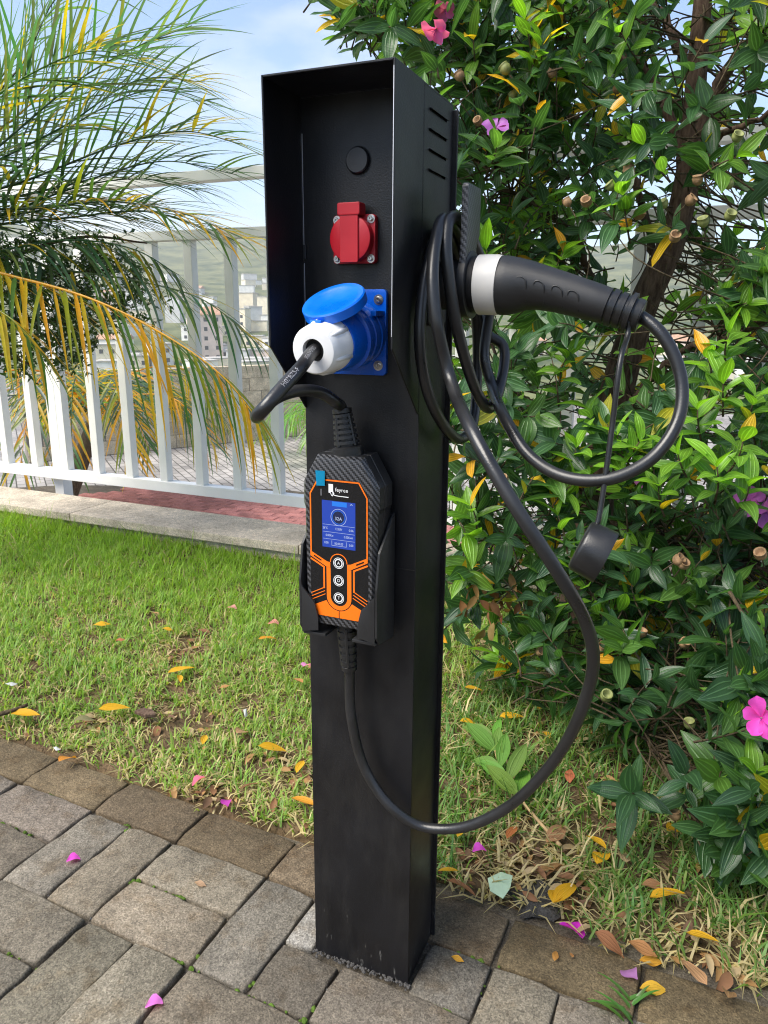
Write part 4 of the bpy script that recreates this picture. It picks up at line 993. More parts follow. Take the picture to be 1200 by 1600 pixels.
# bright young rosettes seen in the photograph
for (x, y, d) in ((1105, 560, 1.5), (1160, 690, 1.38), (1120, 730, 1.36), (1060, 710, 1.4), (1000, 690, 1.5), (965, 680, 1.55), (820, 30, 1.62), (845, 75, 1.6), (885, 560, 1.7), (800, 650, 1.75), (760, 390, 1.7), (745, 380, 1.72), (880, 395, 1.75), (735, 790, 1.6), (1130, 600, 1.45), (1170, 760, 1.36), (900, 700, 1.6), (1090, 640, 1.42), (1180, 620, 1.4), (1030, 760, 1.45), (1140, 520, 1.46), (700, 640, 1.7)):
    make_twig(atd(x, y, d), Vector((rt_.gauss(0, .25), -.3, .85)).normalized(), 4, .07, 1.0)
for k in range(95):
    x, y = (rt_.uniform(505, 720), rt_.uniform(-70, 62)) if k < 34 else (rt_.uniform(690, 900), rt_.uniform(60, 430))
    if k < 34 and y > (x-500)*.45+15: continue
    make_twig(atd(x, y, rt_.uniform(1.65, 2.1)), Vector((rt_.gauss(-.1, .4), rt_.gauss(-.3, .3), rt_.gauss(.4, .35))).normalized(), rt_.randint(3, 5), rt_.uniform(.08, .14), 1.0 if rt_.random() < .15 else 0.0)
tw = link('twigs', twacc.mesh('twigs'), M['twig'], tree, True); tag(tw, kind='stuff')
def score(it):
    x, y, z = proj(it[0])
    if not (-20 < x < 1230 and -20 < y < 1600): return 99
    return z/it[2]*.05
its = sorted(leaves.it, key=score)
leaf_objs(its[:300], 'leaf', M['leaf_o'], tree)
o = link('foliage', leaves.joined(its[300:], 'foliage'), M['leaf_a'], tree, True); tag(o, kind='stuff')
# seed cups
M['cup'] = pmat('seed_cup', (.3, .18, .09), .7, var=.4, vscale=120, bump=.3, bscale=300); M['cupg'] = pmat('green_seed_cup', (.2, .22, .07), .6, var=.3, vscale=120)
cupm = []
for mt in ('cup', 'cupg'):
    me = lathe([(0, .0015), (.001, .004), (.005, .0075), (.010, .0082), (.0135, .0068), (.0145, .0078), (.0138, .0058), (.008, .005), (.007, .0005)], (0, 0, 0), (0, 0, 1), 12); me.materials.append(M[mt]); me.polygons.foreach_set('use_smooth', [True]*len(me.polygons)); cupm.append(me)
for (x, y, d, g) in ((722, 126, 1.7, 0), (860, 122, 1.62, 0), (795, 115, 1.65, 1), (805, 155, 1.68, 1), (962, 147, 1.7, 0), (983, 277, 1.6, 0), (960, 297, 1.58, 1), (1090, 290, 1.55, 0), (1072, 320, 1.55, 0), (1040, 325, 1.55, 1), (1052, 377, 1.55, 0), (918, 322, 1.65, 0), (890, 322, 1.66, 0), (992, 342, 1.6, 0), (1137, 345, 1.5, 1), (1100, 355, 1.5, 1), (1142, 295, 1.5, 1), (1148, 222, 1.5, 1), (843, 43, 1.65, 0), (750, 195, 1.7, 0), (1000, 995, 1.55, 0), (936, 1018, 1.6, 0), (1065, 1010, 1.5, 0), (945, 1092, 1.5, 1), (1078, 1138, 1.4, 1), (1118, 1208, 1.35, 1), (1055, 1282, 1.3, 0), (1105, 1285, 1.3, 0), (790, 752, 1.6, 0), (893, 917, 1.65, 0), (1053, 880, 1.5, 0), (1064, 887, 1.5, 0), (1190, 872, 1.4, 0), (1168, 1082, 1.4, 1), (840, 1020, 1.6, 0)):
    dr = Vector((rt_.gauss(0, .4), -.35+rt_.gauss(0, .3), .7)).normalized(); s_ = rt_.uniform(1.15, 1.6)
    inst('seed_cup', cupm[g], Matrix.Translation(atd(x, y, d)) @ dr.to_track_quat('Z', 'Y').to_matrix().to_4x4() @ Matrix.Scale(s_, 4), tree)
    st = atd(x, y, d); vs_, fs = tube_data([st-dr*.03, st-dr*.01, st], .0014, 5)
    link('seed_stalk', pydata('stalk', vs_, fs), M['twig'], tree)
# blooms
petal_proto = leaf_proto(.92, .22, .16, .35, 9, 8, obovate=True); pme = fastmesh('petal', petal_proto[0], petal_proto[1], uv=petal_proto[2]); pme.materials.append(M['petal']); pme.polygons.foreach_set('use_smooth', [True]*len(pme.polygons))
stam = pmat('stamen', (.35, .05, .3), .5)
for (x, y, d, s_, dirs, c) in ((682, 45, 1.62, .036, (-.3, -.4, -.75), (.75, .12, .52)), (775, 200, 1.68, .032, (.2, -.6, .5), (.42, .14, .5)), (1190, 1122, 1.17, .032, (-.4, -.7, .1), (.78, .08, .55)), (1172, 782, 1.5, .034, (.1, -.8, .3), (.55, .14, .55)), (1195, 800, 1.5, .034, (.3, -.7, .1), (.5, .14, .6)), (890, 862, 1.85, .03, (0, -.6, .6), (.5, .15, .5)), (695, 15, 1.7, .03, (0, -.5, -.5), (.7, .14, .5)), (1010, 755, 1.75, .03, (0, -.7, .4), (.5, .15, .5))):
    p = atd(x, y, d); a, u, v = frame_from(Vector(dirs)); hub = link('flower', lathe([(-.012, .0025), (-.004, .0045), (0, .003), (.002, .0004)], p, a, 10), M['cupg'], tree, True)
    for k in range(5):
        an = 2*math.pi*k/5+rt_.gauss(0, .15); rd = u*math.cos(an)+v*math.sin(an); dd = (rd+a*rt_.uniform(.2, .7)).normalized()
        o = inst('petal', pme, Matrix.Translation(p) @ basis(dd, a).to_4x4() @ Matrix.Scale(s_*rt_.uniform(.85, 1.1), 4), hub); k_ = rt_.uniform(.85, 1.1); o.color = (c[0]*k_, c[1]*k_, c[2]*k_, 1)
    for k in range(4):
        an = rt_.uniform(0, 6.28); q = p+a*.012+(u*math.cos(an)+v*math.sin(an))*.006
        link('stamen', tube([p, p.lerp(q, .6)+a*.002, q], .0005, 4), stam, hub)
# withered brown cluster and bare twigs low on the left of the tree
wl_ = LeafSet()
for k in range(34):
    p = atd(775+rt_.gauss(0, 26), 935+rt_.gauss(0, 22), 1.72+rt_.gauss(0, .03)); wl_.add(p, Vector((rt_.gauss(0, .5), rt_.gauss(0, .5), -.8)), Vector((rt_.gauss(0, 1), -1, rt_.gauss(0, .6))), rt_.uniform(.025, .05), (rt_.uniform(.16, .26), rt_.uniform(.08, .13), .04))
o = link('withered_leaves', wl_.joined(wl_.it, 'withered'), M['straw'], tree, True); tag(o, kind='stuff')
for pts in (((905, 850, 1.9), (860, 870, 1.78), (820, 900, 1.72), (770, 950, 1.7)), ((875, 760, 1.95), (865, 830, 1.9), (868, 870, 1.85), (862, 950, 1.8)), ((868, 870, 1.82), (840, 900, 1.76), (800, 925, 1.72)), ((910, 960, 1.75), (935, 1005, 1.62), (985, 1030, 1.6)), ((1140, 925, 1.4), (1165, 965, 1.36), (1195, 1000, 1.34))):
    link('bare_twig', tube(resample(catmull([atd(*q) for q in pts], 8), .02), lambda t: .0042-.0025*t, 6), M['twig'], tree, True)

# ------------------------------------------------------------------ palms
def leaflet_data(p, d, n, L_, wd, droop, seg=6, tw=0.0):
    """narrow folded leaflet bending towards the ground"""
    d = d.normalized(); side = d.cross(n); side = side.normalized() if side.length > 1e-4 else Vector((1, 0, 0)); vs_, fs = [], []; q = Vector(p); dd = d.copy()
    for i in range(seg+1):
        t = i/seg; w_ = wd*.5*(min(1, t*6+.35))*(1-t**2.2)+.0002; nn = side.cross(dd).normalized()
        vs_ += [q-side*w_+nn*w_*.25, q, q+side*w_+nn*w_*.25]; dd = (dd+Vector((0, 0, -droop/seg))).normalized(); q = q+dd*(L_/seg)
    for i in range(seg):
        a = i*3; fs += [(a, a+1, a+4, a+3), (a+1, a+2, a+5, a+4)]
    return vs_, fs
PALM_N = [0]
def frond(parent, pts, L_, wd, n, droop, colf, single, r0=.007, plane_up=None, hang=0.0, spread=(66, 34), seed=0):
    r = random.Random(seed); P = resample(catmull(pts, 12), .02); T, _u = frames(P)
    fo = link('frond', tube(P, lambda t: r0*(1-.85*t), 7), M['palm_a'], parent, True); setcol(fo.data, [colf(.2, r)]*len(fo.data.vertices))
    acc_ = Acc(); m = len(P)
    for k in range(n):
        t = .10+.90*(k+.5)/n; i = min(m-1, int(t*(m-1))); base = P[i]; Tn = T[i]
        up = plane_up or Vector((0, 0, 1)); B = Tn.cross(up); B = B.normalized() if B.length > .05 else Vector((1, 0, 0)); Nn = B.cross(Tn).normalized()
        s_ = 1 if k % 2 else -1; an = rad(spread[0]+(spread[1]-spread[0])*t+r.gauss(0, 5)); lift = r.gauss(.22, .16)
        d = Tn*math.cos(an)+B*(s_*math.sin(an))+Nn*lift+Vector((0, 0, -hang)); ll = L_*(.55+.9*math.sin(math.pi*min(1, .12+t*.8)))*.72*r.uniform(.8, 1.12)
        c = colf(t, r); vs_, fs = leaflet_data(base, d, Nn, ll, wd*r.uniform(.75, 1.15), droop*r.uniform(.6, 1.4))
        if single and PALM_N[0] < 298:
            me = pydata('leaflet', vs_, fs); o = link('leaflet', me, M['palm_o'], fo, True); o.color = (*c, 1); PALM_N[0] += 1
        else: acc_.add(vs_, fs, c)
    if acc_.v: o = link('leaflets', acc_.mesh('leaflets'), M['palm_a'], fo, True); tag(o, kind='stuff')
    return fo
GREEN = lambda t, r: tuple(c*r.uniform(.75, 1.25) for c in ((.06, .115, .065) if r.random() < .75 else (.11, .17, .045)))
YEL = lambda t, r: ((.50*r.uniform(.8, 1.15), .30*r.uniform(.8, 1.1), .02) if r.random() < .55 else ((.2, .22, .02) if r.random() < .5 else (.06, .13, .03)))
MIXG = lambda t, r: ((.42, .30, .02) if r.random() < .05+.3*t*t else GREEN(t, r))
cr_ = atd(-210, 470, 2.45)
palm = empty('palm_tree', (cr_.x, cr_.y, 0)); tag(palm, 'palm tree with long arching green and yellow fronds spreading in front of the white fence', 'palm')
TPm = resample(catmull([Vector((cr_.x-.05, cr_.y, -.02)), Vector((cr_.x-.02, cr_.y, .35)), cr_-Vector((0, 0, .05)), cr_+Vector((0, 0, .08))], 8), .03)
link('trunk', tube(TPm, lambda t: .085-.03*t, 14), M['palmbark'], palm, True)
def fr(px, L_, n, droop, colf, single, seed, **k): return frond(palm, [cr_]+[atd(*q) for q in px], L_*1.15, .0125, int(n*1.2), droop, colf, single, seed=seed, **k)
# the lower yellowing fronds first, they show largest
fr([(-60, 420, 2.4), (40, 437, 2.35), (150, 470, 2.3), (260, 525, 2.25), (350, 590, 2.2), (410, 665, 2.18)], .36, 84, .75, YEL, True, 1, hang=.55, spread=(65, 30))
fr([(-40, 390, 2.6), (90, 420, 2.55), (220, 440, 2.5), (320, 470, 2.45), (400, 535, 2.42)], .30, 60, .75, MIXG, True, 2, hang=.35)
fr([(-60, 340, 2.5), (60, 325, 2.45), (180, 315, 2.4), (290, 335, 2.35), (385, 375, 2.3)], .34, 78, .45, lambda t, r: YEL(t, r) if t > .35 else GREEN(t, r), True, 3, hang=.1)
fr([(-80, 330, 2.6), (60, 275, 2.55), (190, 225, 2.5), (290, 205, 2.45), (375, 225, 2.4)], .36, 76, .35, MIXG, True, 4)
fr([(-100, 320, 2.5), (20, 210, 2.5), (130, 120, 2.45), (220, 70, 2.4), (300, 40, 2.4)], .42, 70, .35, GREEN, False, 5)
fr([(-120, 280, 2.7), (-20, 150, 2.7), (70, 30, 2.7), (150, -60, 2.7)], .42, 70, .5, GREEN, False, 6)
fr([(-100, 380, 2.7), (20, 330, 2.7), (130, 290, 2.7), (230, 280, 2.7), (310, 300, 2.7)], .36, 70, .5, GREEN, False, 7)
fr([(-140, 300, 2.4), (-40, 180, 2.35), (40, 120, 2.3), (140, 80, 2.25), (230, 95, 2.2)], .40, 70, .4, MIXG, False, 8)
fr([(-100, 420, 2.5), (10, 390, 2.5), (110, 375, 2.5), (210, 390, 2.5), (280, 430, 2.5)], .32, 60, .8, MIXG, False, 9, hang=.4)
fr([(-120, 450, 2.2), (-40, 470, 2.15), (20, 500, 2.1), (70, 560, 2.1)], .28, 44, .9, YEL, False, 10, hang=.6)
fr([(-200, 250, 2.6), (-190, 80, 2.6), (-160, -60, 2.6)], .42, 50, .5, GREEN, False, 11)
fr([(-330, 420, 2.6), (-450, 380, 2.6), (-560, 420, 2.6)], .4, 50, .6, GREEN, False, 12)
fr([(-300, 350, 2.9), (-420, 200, 3.0), (-520, 150, 3.1)], .4, 50, .6, GREEN, False, 13)
for j_, (xt, yt, dd_) in enumerate(((120, -40, 2.55), (280, 110, 2.65), (330, 255, 2.6), (150, 60, 2.7), (300, 345, 2.55), (170, 330, 2.6))):
    fr([(-120+xt*.15, 380+(yt-380)*.3, dd_), (xt*.45-20, 330+(yt-330)*.62, dd_), (xt*.78, yt-12+(330-yt)*.12, dd_), (xt+40, yt+18, dd_)], .38, 64, .45, MIXG if j_ % 2 else GREEN, False, 40+j_)
fr([(-90, 350, 2.75), (30, 260, 2.8), (140, 180, 2.8), (240, 140, 2.8), (330, 165, 2.8)], .4, 76, .4, GREEN, False, 14)

def small_palm(base, crown, nf, L_, label, seed, colf):
    r = random.Random(seed); pe = empty('palm_tree', base); tag(pe, label, 'palm')
    link('trunk', tube(resample([Vector(base), Vector(base).lerp(Vector(crown), .5)+Vector((.02, 0, 0)), Vector(crown)], .05), lambda t: .1-.04*t, 12), M['palmbark'], pe, True)
    for k in range(nf):
        a = 2*math.pi*k/nf+r.gauss(0, .2); el = r.uniform(.15, .9); o_ = Vector((math.cos(a), math.sin(a), 0)); c = Vector(crown); ll = L_*r.uniform(.8, 1.15)
        frond(pe, [c, c+o_*ll*.3+Vector((0, 0, ll*.35*el)), c+o_*ll*.7+Vector((0, 0, ll*.35*el)), c+o_*ll*1.0+Vector((0, 0, -ll*.15))], ll*.42, .022, 44, .8, colf, False, .01, hang=.3, seed=seed*40+k)
pb = atz(95, 800, STZ); pcn = atd(150, 650, proj(pb)[2]-.3)
small_palm(pb, pcn, 22, 1.3, 'young yellowing palm growing in the street behind the white pickets', 3, lambda t, r: YEL(t, r) if r.random() < .55 else GREEN(t, r))
pb = atz(545, 720, STZ); pcn = atd(530, 665, proj(pb)[2])
small_palm(pb, pcn, 12, 1.0, 'bright green low palm at the end of the block wall', 4, lambda t, r: (.12*r.uniform(.7, 1.3), .24*r.uniform(.7, 1.3), .04))

# small leaved dark shrub tree in front of the fence on the left
st_ = empty('small_leaved_tree', atz(-170, 850)); tag(st_, 'dense tree with tiny dark green leaves hanging among the palm fronds', 'tree')
r = random.Random(5); b0 = atz(-170, 850); TT = [b0, atd(-150, 700, 2.95), atd(-120, 560, 2.9), atd(-90, 430, 2.9)]
link('trunk', tube(resample(catmull(TT, 8), .04), lambda t: .04-.02*t, 10), M['bark'], st_, True)
ta = Acc()
for pts in (((-130, 600, 2.9), (-60, 550, 2.85), (0, 553, 2.8), (52, 572, 2.75)), ((-110, 520, 2.9), (-20, 470, 2.9), (90, 430, 2.9), (190, 420, 2.9)), ((-90, 450, 2.9), (20, 400, 2.95), (130, 370, 3.0), (230, 380, 3.0)), ((-110, 540, 2.9), (0, 510, 2.9), (80, 500, 2.9), (130, 520, 2.9))):
    link('branch', tube(resample(catmull([atd(*q) for q in pts], 8), .03), lambda t: .012-.009*t, 7), M['bark'], st_, True)
Vs, Fs, Cs = [], [], []; nb = 0
for k in range(620):
    while True:
        x, y = r.uniform(-200, 240), r.uniform(350, 600)
        cxn = (x-60)/140; cyn = (y-460)/110
        if cxn**2*.6+cyn**2 < 1 and not (x > 150 and y > 500): break
    p = atd(x, y, 2.9+r.gauss(0, .12)); d = Vector((r.gauss(0, .5), r.gauss(0, .5), -.5+r.gauss(0, .4))).normalized(); Ls = r.uniform(.05, .12)
    vs_, fs = tube_data([p, p+d*Ls*.5, p+d*Ls], .0007, 4); ta.add(vs_, fs)
    for j in range(15):
        q = p+d*Ls*(j/14); dd = Vector((r.gauss(0, 1), r.gauss(0, 1), r.gauss(0, .8))).normalized(); nn = Vector((r.gauss(0, .6), r.gauss(0, .6), 1)); B = np.array(basis(dd, nn)).T
        l = r.uniform(.018, .034); V = np.array([(0, 0, 0), (.5, -.2, .03), (1, 0, -.05), (.5, .2, .03)], np.float32)*l
        Vs.append(V @ B+np.array(q)); Fs.append(np.array([[0, 1, 2, 3]])+nb); nb += 4; k_ = r.uniform(.6, 1.4); Cs.append(np.tile(np.array((.045*k_, .085*k_, .028*k_), np.float32), (4, 1)))
o = link('twigs', ta.mesh('tw'), M['twig'], st_); tag(o, kind='stuff')
o = link('foliage', fastmesh('fol', np.concatenate(Vs), np.concatenate(Fs), np.concatenate(Cs)), M['palm_a'], st_); tag(o, kind='stuff')

# ------------------------------------------------------------------ grass
rg = np.random.RandomState(11)
def grass(n, xr, yr, hmin, hmax, edge, far=False):
    x = rg.uniform(*xr, n); y = rg.uniform(*yr, n)
    tx = rg.normal(0, .012, n); ty = rg.normal(0, .012, n)
    return x+tx, y+ty
def vn(x, y, s, o): return np.array([mnoise.noise((a*s, b*s, o)) for a, b in zip(x, y)])
NB = 205000
tuft_n = NB//9; tx = rg.uniform(-4.6, 1.9, tuft_n); ty = rg.uniform(.2, 1.60, tuft_n)
edge_y = .205-.043*tx+.02*vn(tx, ty*0, 5, 2)+.012*vn(tx, ty*0, 17, 4)
cl = vn(tx, ty, 1.6, 7.7); fine = vn(tx, ty, 6, 3.3)
keep = (ty > edge_y) & (fine > -.62)
# worn / shaded ground: thinner under the tree, bare scars in the lawn
scars = [(atz(275, 1125), .10), (atz(300, 1000), .06), (atz(275, 1025), .05), (atz(850, 1395), .075), (atz(465, 1215), .05), (atz(820, 1345), .05), (atz(1120, 1490), .04), (atz(330, 1245), .04), (atz(150, 1128), .03)]
dens = np.ones(tuft_n); straw_b = np.zeros(tuft_n)
for p, rr in scars:
    d2 = ((tx-p.x)**2+((ty-p.y)*.9)**2)/rr**2; dens *= 1-.82*np.exp(-d2*1.3); straw_b += .75*np.exp(-d2*.45)
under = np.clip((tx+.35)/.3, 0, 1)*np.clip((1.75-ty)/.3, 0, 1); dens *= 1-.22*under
keep &= rg.rand(tuft_n) < dens
tx, ty, cl, fine, straw_b, under = [a[keep] for a in (tx, ty, cl, fine, straw_b, under)]
ed = np.clip(1-(ty-(.205-.043*tx))/.12, 0, 1); straw_b = straw_b*.8+ed*.36
K = 9; bx = np.repeat(tx, K)+rg.normal(0, .011, len(tx)*K); by = np.repeat(ty, K)+rg.normal(0, .011, len(tx)*K); n = len(bx)
far_ = np.repeat(np.clip((ty-.75)/.7, 0, 1)*np.clip((-tx-.4)/.8, 0, 1), K); un = np.repeat(under, K)
hgt = rg.uniform(.016, .038, n)*(1+.6*far_+.7*un)*(1+.35*np.repeat(cl, K)); hgt *= np.where(rg.rand(n) < .04+.10*un, 1.8, 1)
straw = rg.rand(n) < (.19+.12*np.repeat(fine, K)-.10*far_+.08*un+np.repeat(straw_b, K)*.75)
lean = rg.uniform(.3, 1.3, n)*(1-.1*far_); lean = np.where(straw, lean+.55, lean); az = rg.uniform(0, 2*np.pi, n)
wdt = rg.uniform(.0011, .0023, n)*(1+.2*un); bz = np.array([lawn_h(a, b) for a, b in zip(bx, by)])-.002
dx, dy = np.cos(az), np.sin(az); px_, py_ = -dy, dx
V = np.zeros((n, 5, 3), np.float32)
c1, s1 = np.cos(lean*.6), np.sin(lean*.6); c2, s2 = np.cos(np.minimum(lean*1.3, 1.75)), np.sin(np.minimum(lean*1.3, 1.75))
mx_, my_, mz_ = bx+dx*s1*hgt*.55, by+dy*s1*hgt*.55, bz+c1*hgt*.55
ex, ey, ez = mx_+dx*s2*hgt*.6, my_+dy*s2*hgt*.6, np.maximum(mz_+c2*hgt*.6, bz+.003)
for j, (qx, qy, qz, ww) in enumerate(((bx, by, bz, -wdt), (bx, by, bz, wdt), (mx_, my_, mz_, -wdt*.85), (mx_, my_, mz_, wdt*.85), (ex, ey, ez, 0*wdt))):
    V[:, j, 0] = qx+px_*ww; V[:, j, 1] = qy+py_*ww; V[:, j, 2] = qz
base = np.arange(n)[:, None, None]*5; T3 = np.array([[0, 1, 3], [0, 3, 2], [2, 3, 4]])[None]; Fc = (base+T3).reshape(-1, 3)
gk = rg.uniform(.7, 1.3, n); gcol = np.stack([.205*gk*rg.uniform(.8, 1.2, n), .31*gk, .06*gk*rg.uniform(.7, 1.4, n)], 1)
bright = np.array([.235, .37, .03])[None]*gk[:, None]; gcol = gcol*(1-far_[:, None]*.75)+bright*far_[:, None]*.75
gcol = np.where((un > .5)[:, None], gcol*np.array([.62, .72, .8])[None], gcol)  # tree shade put into the blade colour under the crown
sk = rg.uniform(.65, 1.2, n); scol = np.stack([.46*sk, .38*sk, .20*sk], 1); gcol = np.where(straw[:, None], scol, gcol)
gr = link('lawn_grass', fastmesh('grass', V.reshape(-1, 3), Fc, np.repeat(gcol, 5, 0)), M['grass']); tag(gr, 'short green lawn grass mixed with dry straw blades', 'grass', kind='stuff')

# dry litter pressed into the ground
ls = LeafSet(); r = random.Random(31)
for k in range(1300):
    if k < 600: x, y = r.gauss(.15, .35), r.uniform(.22, 1.5)
    elif k < 820:
        p, rr = r.choice(scars); x, y = r.gauss(p.x, rr*.8), r.gauss(p.y, rr*.7)
    else: x, y = r.uniform(-3, .8), r.uniform(.22, 1.5)
    if y < .2-.043*x: continue
    c = r.choice(((.2, .1, .05), (.3, .17, .07), (.13, .075, .045), (.36, .27, .15)))
    ls.add((x, y, lawn_h(x, y)+r.uniform(.002, .016)), Vector((r.gauss(0, 1), r.gauss(0, 1), r.gauss(0, .2))), Vector((r.gauss(0, .35), r.gauss(0, .35), 1)), r.uniform(.012, .04) if k < 820 else r.uniform(.008, .02), c)
o = link('leaf_litter', ls.joined(ls.it, 'litter'), M['straw'], None, True); tag(o, 'small brown dry leaf litter scattered through the grass', 'leaf litter', kind='stuff')

# ------------------------------------------------------------------ fallen leaves, petals and scraps, one by one
def fallen(name, px, py, L_, ang, col, z, kind, label, cat, group=None, mat='litter', tilt=.15):
    p = atz(px, py, z); d = Vector((math.cos(rad(ang)), math.sin(rad(ang)), r.gauss(0, tilt))); nn = Vector((r.gauss(0, tilt), r.gauss(0, tilt), 1))
    if name == 'fallen_petal': me = pmeF
    else: me = FM[mat][kind]
    p = p-d.normalized()*L_*.5
    o = inst(name, me, Matrix.Translation(p) @ basis(d, nn).to_4x4() @ Matrix.Scale(L_, 4)); o.color = (*col, 1); tag(o, label, cat, group); return o
FM = {'litter': []}
for me in LPM:
    m2 = me.copy(); m2.materials.clear(); m2.materials.append(M['litter']); FM['litter'].append(m2)
pmeF = pme.copy(); pmeF.materials.clear(); pmeF.materials.append(M['petal'])
YC = (.55, .30, .015); OC = (.5, .22, .02)
for (x, y, L_, a) in ((158, 974, .055, 20), (283, 1045, .07, 30), (281, 1060, .045, -70), (179, 1105, .07, 25), (38, 1115, .07, 5), (417, 995, .05, 15), (427, 1168, .065, 15), (469, 1197, .05, 80), (319, 1155, .045, 95), (475, 1252, .055, -20), (262, 982, .035, 10)):
    fallen('fallen_leaf', x, y, L_, a+23, YC if r.random() < .6 else OC, .028, r.randrange(5), 'yellow fallen leaf lying on the open lawn grass', 'leaf', 'yellow leaves on the lawn')
for (x, y, L_, a, c, lb) in ((104, 1180, .05, 100, (.5, .2, .03), 'orange leaf at the lawn edge where grass meets brown border pavers'), (138, 1120, .06, 60, (.22, .2, .1), 'round olive grey dead leaf flat on the lawn'), (379, 1138, .055, 95, (.42, .24, .13), 'curled tan leaf standing in the lawn grass')):
    fallen('fallen_leaf', x, y, L_, a, c, .026, 2, lb, 'leaf')
for (x, y, L_, c) in ((188, 999, .03, (.45, .15, .08)), (242, 958, .035, (.4, .22, .1)), (465, 1063, .05, (.36, .17, .06)), (350, 1072, .03, (.4, .2, .08))):
    fallen('fallen_leaf', x, y, L_, r.uniform(0, 180), c, .024, r.randrange(5), 'small reddish brown fallen leaf on the lawn grass', 'leaf', 'brown leaves on the lawn')
for (x, y, L_, a) in ((885, 1388, .075, 48), (940, 1332, .06, 60), (1042, 1392, .06, 10), (1098, 1462, .045, -25), (868, 1392, .05, 70), (800, 1118, .06, 10), (735, 1125, .05, 10), (740, 1075, .045, -10), (855, 1145, .04, 90), (934, 1312, .045, 120), (700, 1360, .035, 0), (1055, 1290, .05, 35), (1100, 1190, .05, 20), (845, 1105, .03, 60), (660+60, 1300, .03, 60)):
    fallen('fallen_leaf', x, y, L_, a+23, YC, .03, r.randrange(5), 'yellow fallen leaf in the grass beneath the flowering tree', 'leaf', 'yellow leaves under the tree')
for (x, y, L_, a, c) in ((722, 1381, .05, -20, (.3, .13, .06)), (955, 1470, .05, -30, (.26, .11, .05)), (1005, 1480, .045, -20, (.34, .16, .06)), (1085, 1515, .05, 110, (.36, .2, .1)), (870, 1300, .06, 40, (.3, .16, .08)), (800, 1300, .05, 60, (.36, .12, .04)), (975, 1335, .055, 80, (.4, .28, .16)), (1020, 1380, .04, 10, (.3, .15, .07)), (890, 1210, .045, 80, (.4, .12, .06)), (1140, 1545, .045, 60, (.3, .17, .08))):
    fallen('fallen_leaf', x, y, L_, a+23, c, .022, r.randrange(5), 'brown dry leaf in the litter beneath the flowering tree', 'leaf', 'brown leaves under the tree')
for (x, y, L_, a, c, lb) in ((1022, 1543, .042, 5, (.55, .32, .03), 'yellow leaf lying on a brown border paver'), (868, 1492, .022, 70, (.42, .2, .05), 'small oval orange leaf lying on a border paver'), (893, 1491, .013, 100, (.36, .17, .06), 'tiny tan leaf scrap beside the oval orange leaf'), (715, 1497, .02, -20, (.5, .26, .03), 'small orange leaf on the paver next to the post foot'), (1018, 1500, .036, 0, (.52, .26, .03), 'orange leaf at the corner between two border pavers'), (313, 1380, .022, -10, (.38, .24, .15), 'tan half leaf lying on a grey paver')):
    fallen('fallen_leaf', x, y, L_, a+23, c, .006, 4, lb, 'leaf', tilt=.05)
PC_ = (.72, .09, .62)
for (x, y, L_, a, z, c, lb, g) in ((114, 1340, .026, 60, .006, PC_, 'magenta petal lying on the grey basket weave pavers', 'petals on pavers'), (240, 1565, .026, 50, .006, (.72, .2, .66), 'magenta petal lying on the grey basket weave pavers', 'petals on pavers'), (308, 1218, .034, 70, .03, (.6, .14, .25), 'dark pink folded petal in the straw at the lawn edge', None), (354, 1253, .026, 110, .02, (.42, .05, .36), 'shrivelled purple petal touching a brown border paver', None), (748, 1325, .03, 40, .025, PC_, 'bright magenta petal in the grass beside the post', None), (895, 1448, .04, -12, .012, (.62, .03, .55), 'long curled purple petal above the border paver', None), (985, 1520, .03, 110, .01, (.36, .16, .38), 'withered lilac flower between two border pavers', None), (478, 1038, .04, 70, .03, (.7, .25, .6), 'pale magenta petal on the lawn beside the post edge', None), (427, 972, .035, 30, .03, (.6, .25, .22), 'salmon pink petals lying on the lawn', 'pink petals on the lawn'), (363, 948, .03, 20, .03, (.6, .28, .26), 'salmon pink petals lying on the lawn', 'pink petals on the lawn')):
    fallen('fallen_petal', x, y, L_, a+23, c, z, 0, lb, 'petal', g)
def scrap(name, pts, z, mat, label, cat):
    P = [atz(x, y, z+r.uniform(0, .008)) for x, y in pts]; n = len(P); c = sum(P, Vector())/n; c.z += .003
    top = P+[c]; bot = [p-Vector((0, 0, .0006)) for p in top]; fs = [(i, (i+1) % n, n) for i in range(n)]+[(n+1+(i+1) % n, n+1+i, 2*n+1) for i in range(n)]+[(i, n+1+i, n+1+(i+1) % n, (i+1) % n) for i in range(n)]
    tag(link(name, pydata('scrap', top+bot, fs), mat), label, cat)
scrap('paper_scrap', [(762, 1372), (783, 1362), (801, 1368), (797, 1388), (786, 1404), (766, 1392)], .014, pmat('pale_green_paper', (.38, .50, .34), .6, var=.1, vscale=60), 'pale green paper scrap at the border paver edge', 'paper scrap')
wp = pmat('white_paper', (.36, .37, .36), .7)
scrap('paper_scrap', [(8, 1068), (18, 1065.5), (28, 1068.5), (19, 1072)], .03, wp, 'white torn scrap lying on the green lawn', 'paper scrap')
scrap('paper_scrap', [(380, 1109), (385, 1107), (387, 1118), (383, 1121)], .03, wp, 'thin white sliver standing in the lawn by a curled tan leaf', 'paper scrap')
scrap('paper_scrap', [(83, 1168), (88, 1166), (95, 1171), (88, 1173)], .012, wp, 'white flake at the lawn edge beside the brown border pavers', 'paper scrap')
tag(link('fallen_twig', tube(resample(catmull([atz(-8, 1118, .03), atz(20, 1110, .034), atz(43, 1101, .036)], 6), .01), lambda t: .006-.002*t, 7), M['twig'], None, True), 'thick brown stick end lying on the lawn', 'twig')
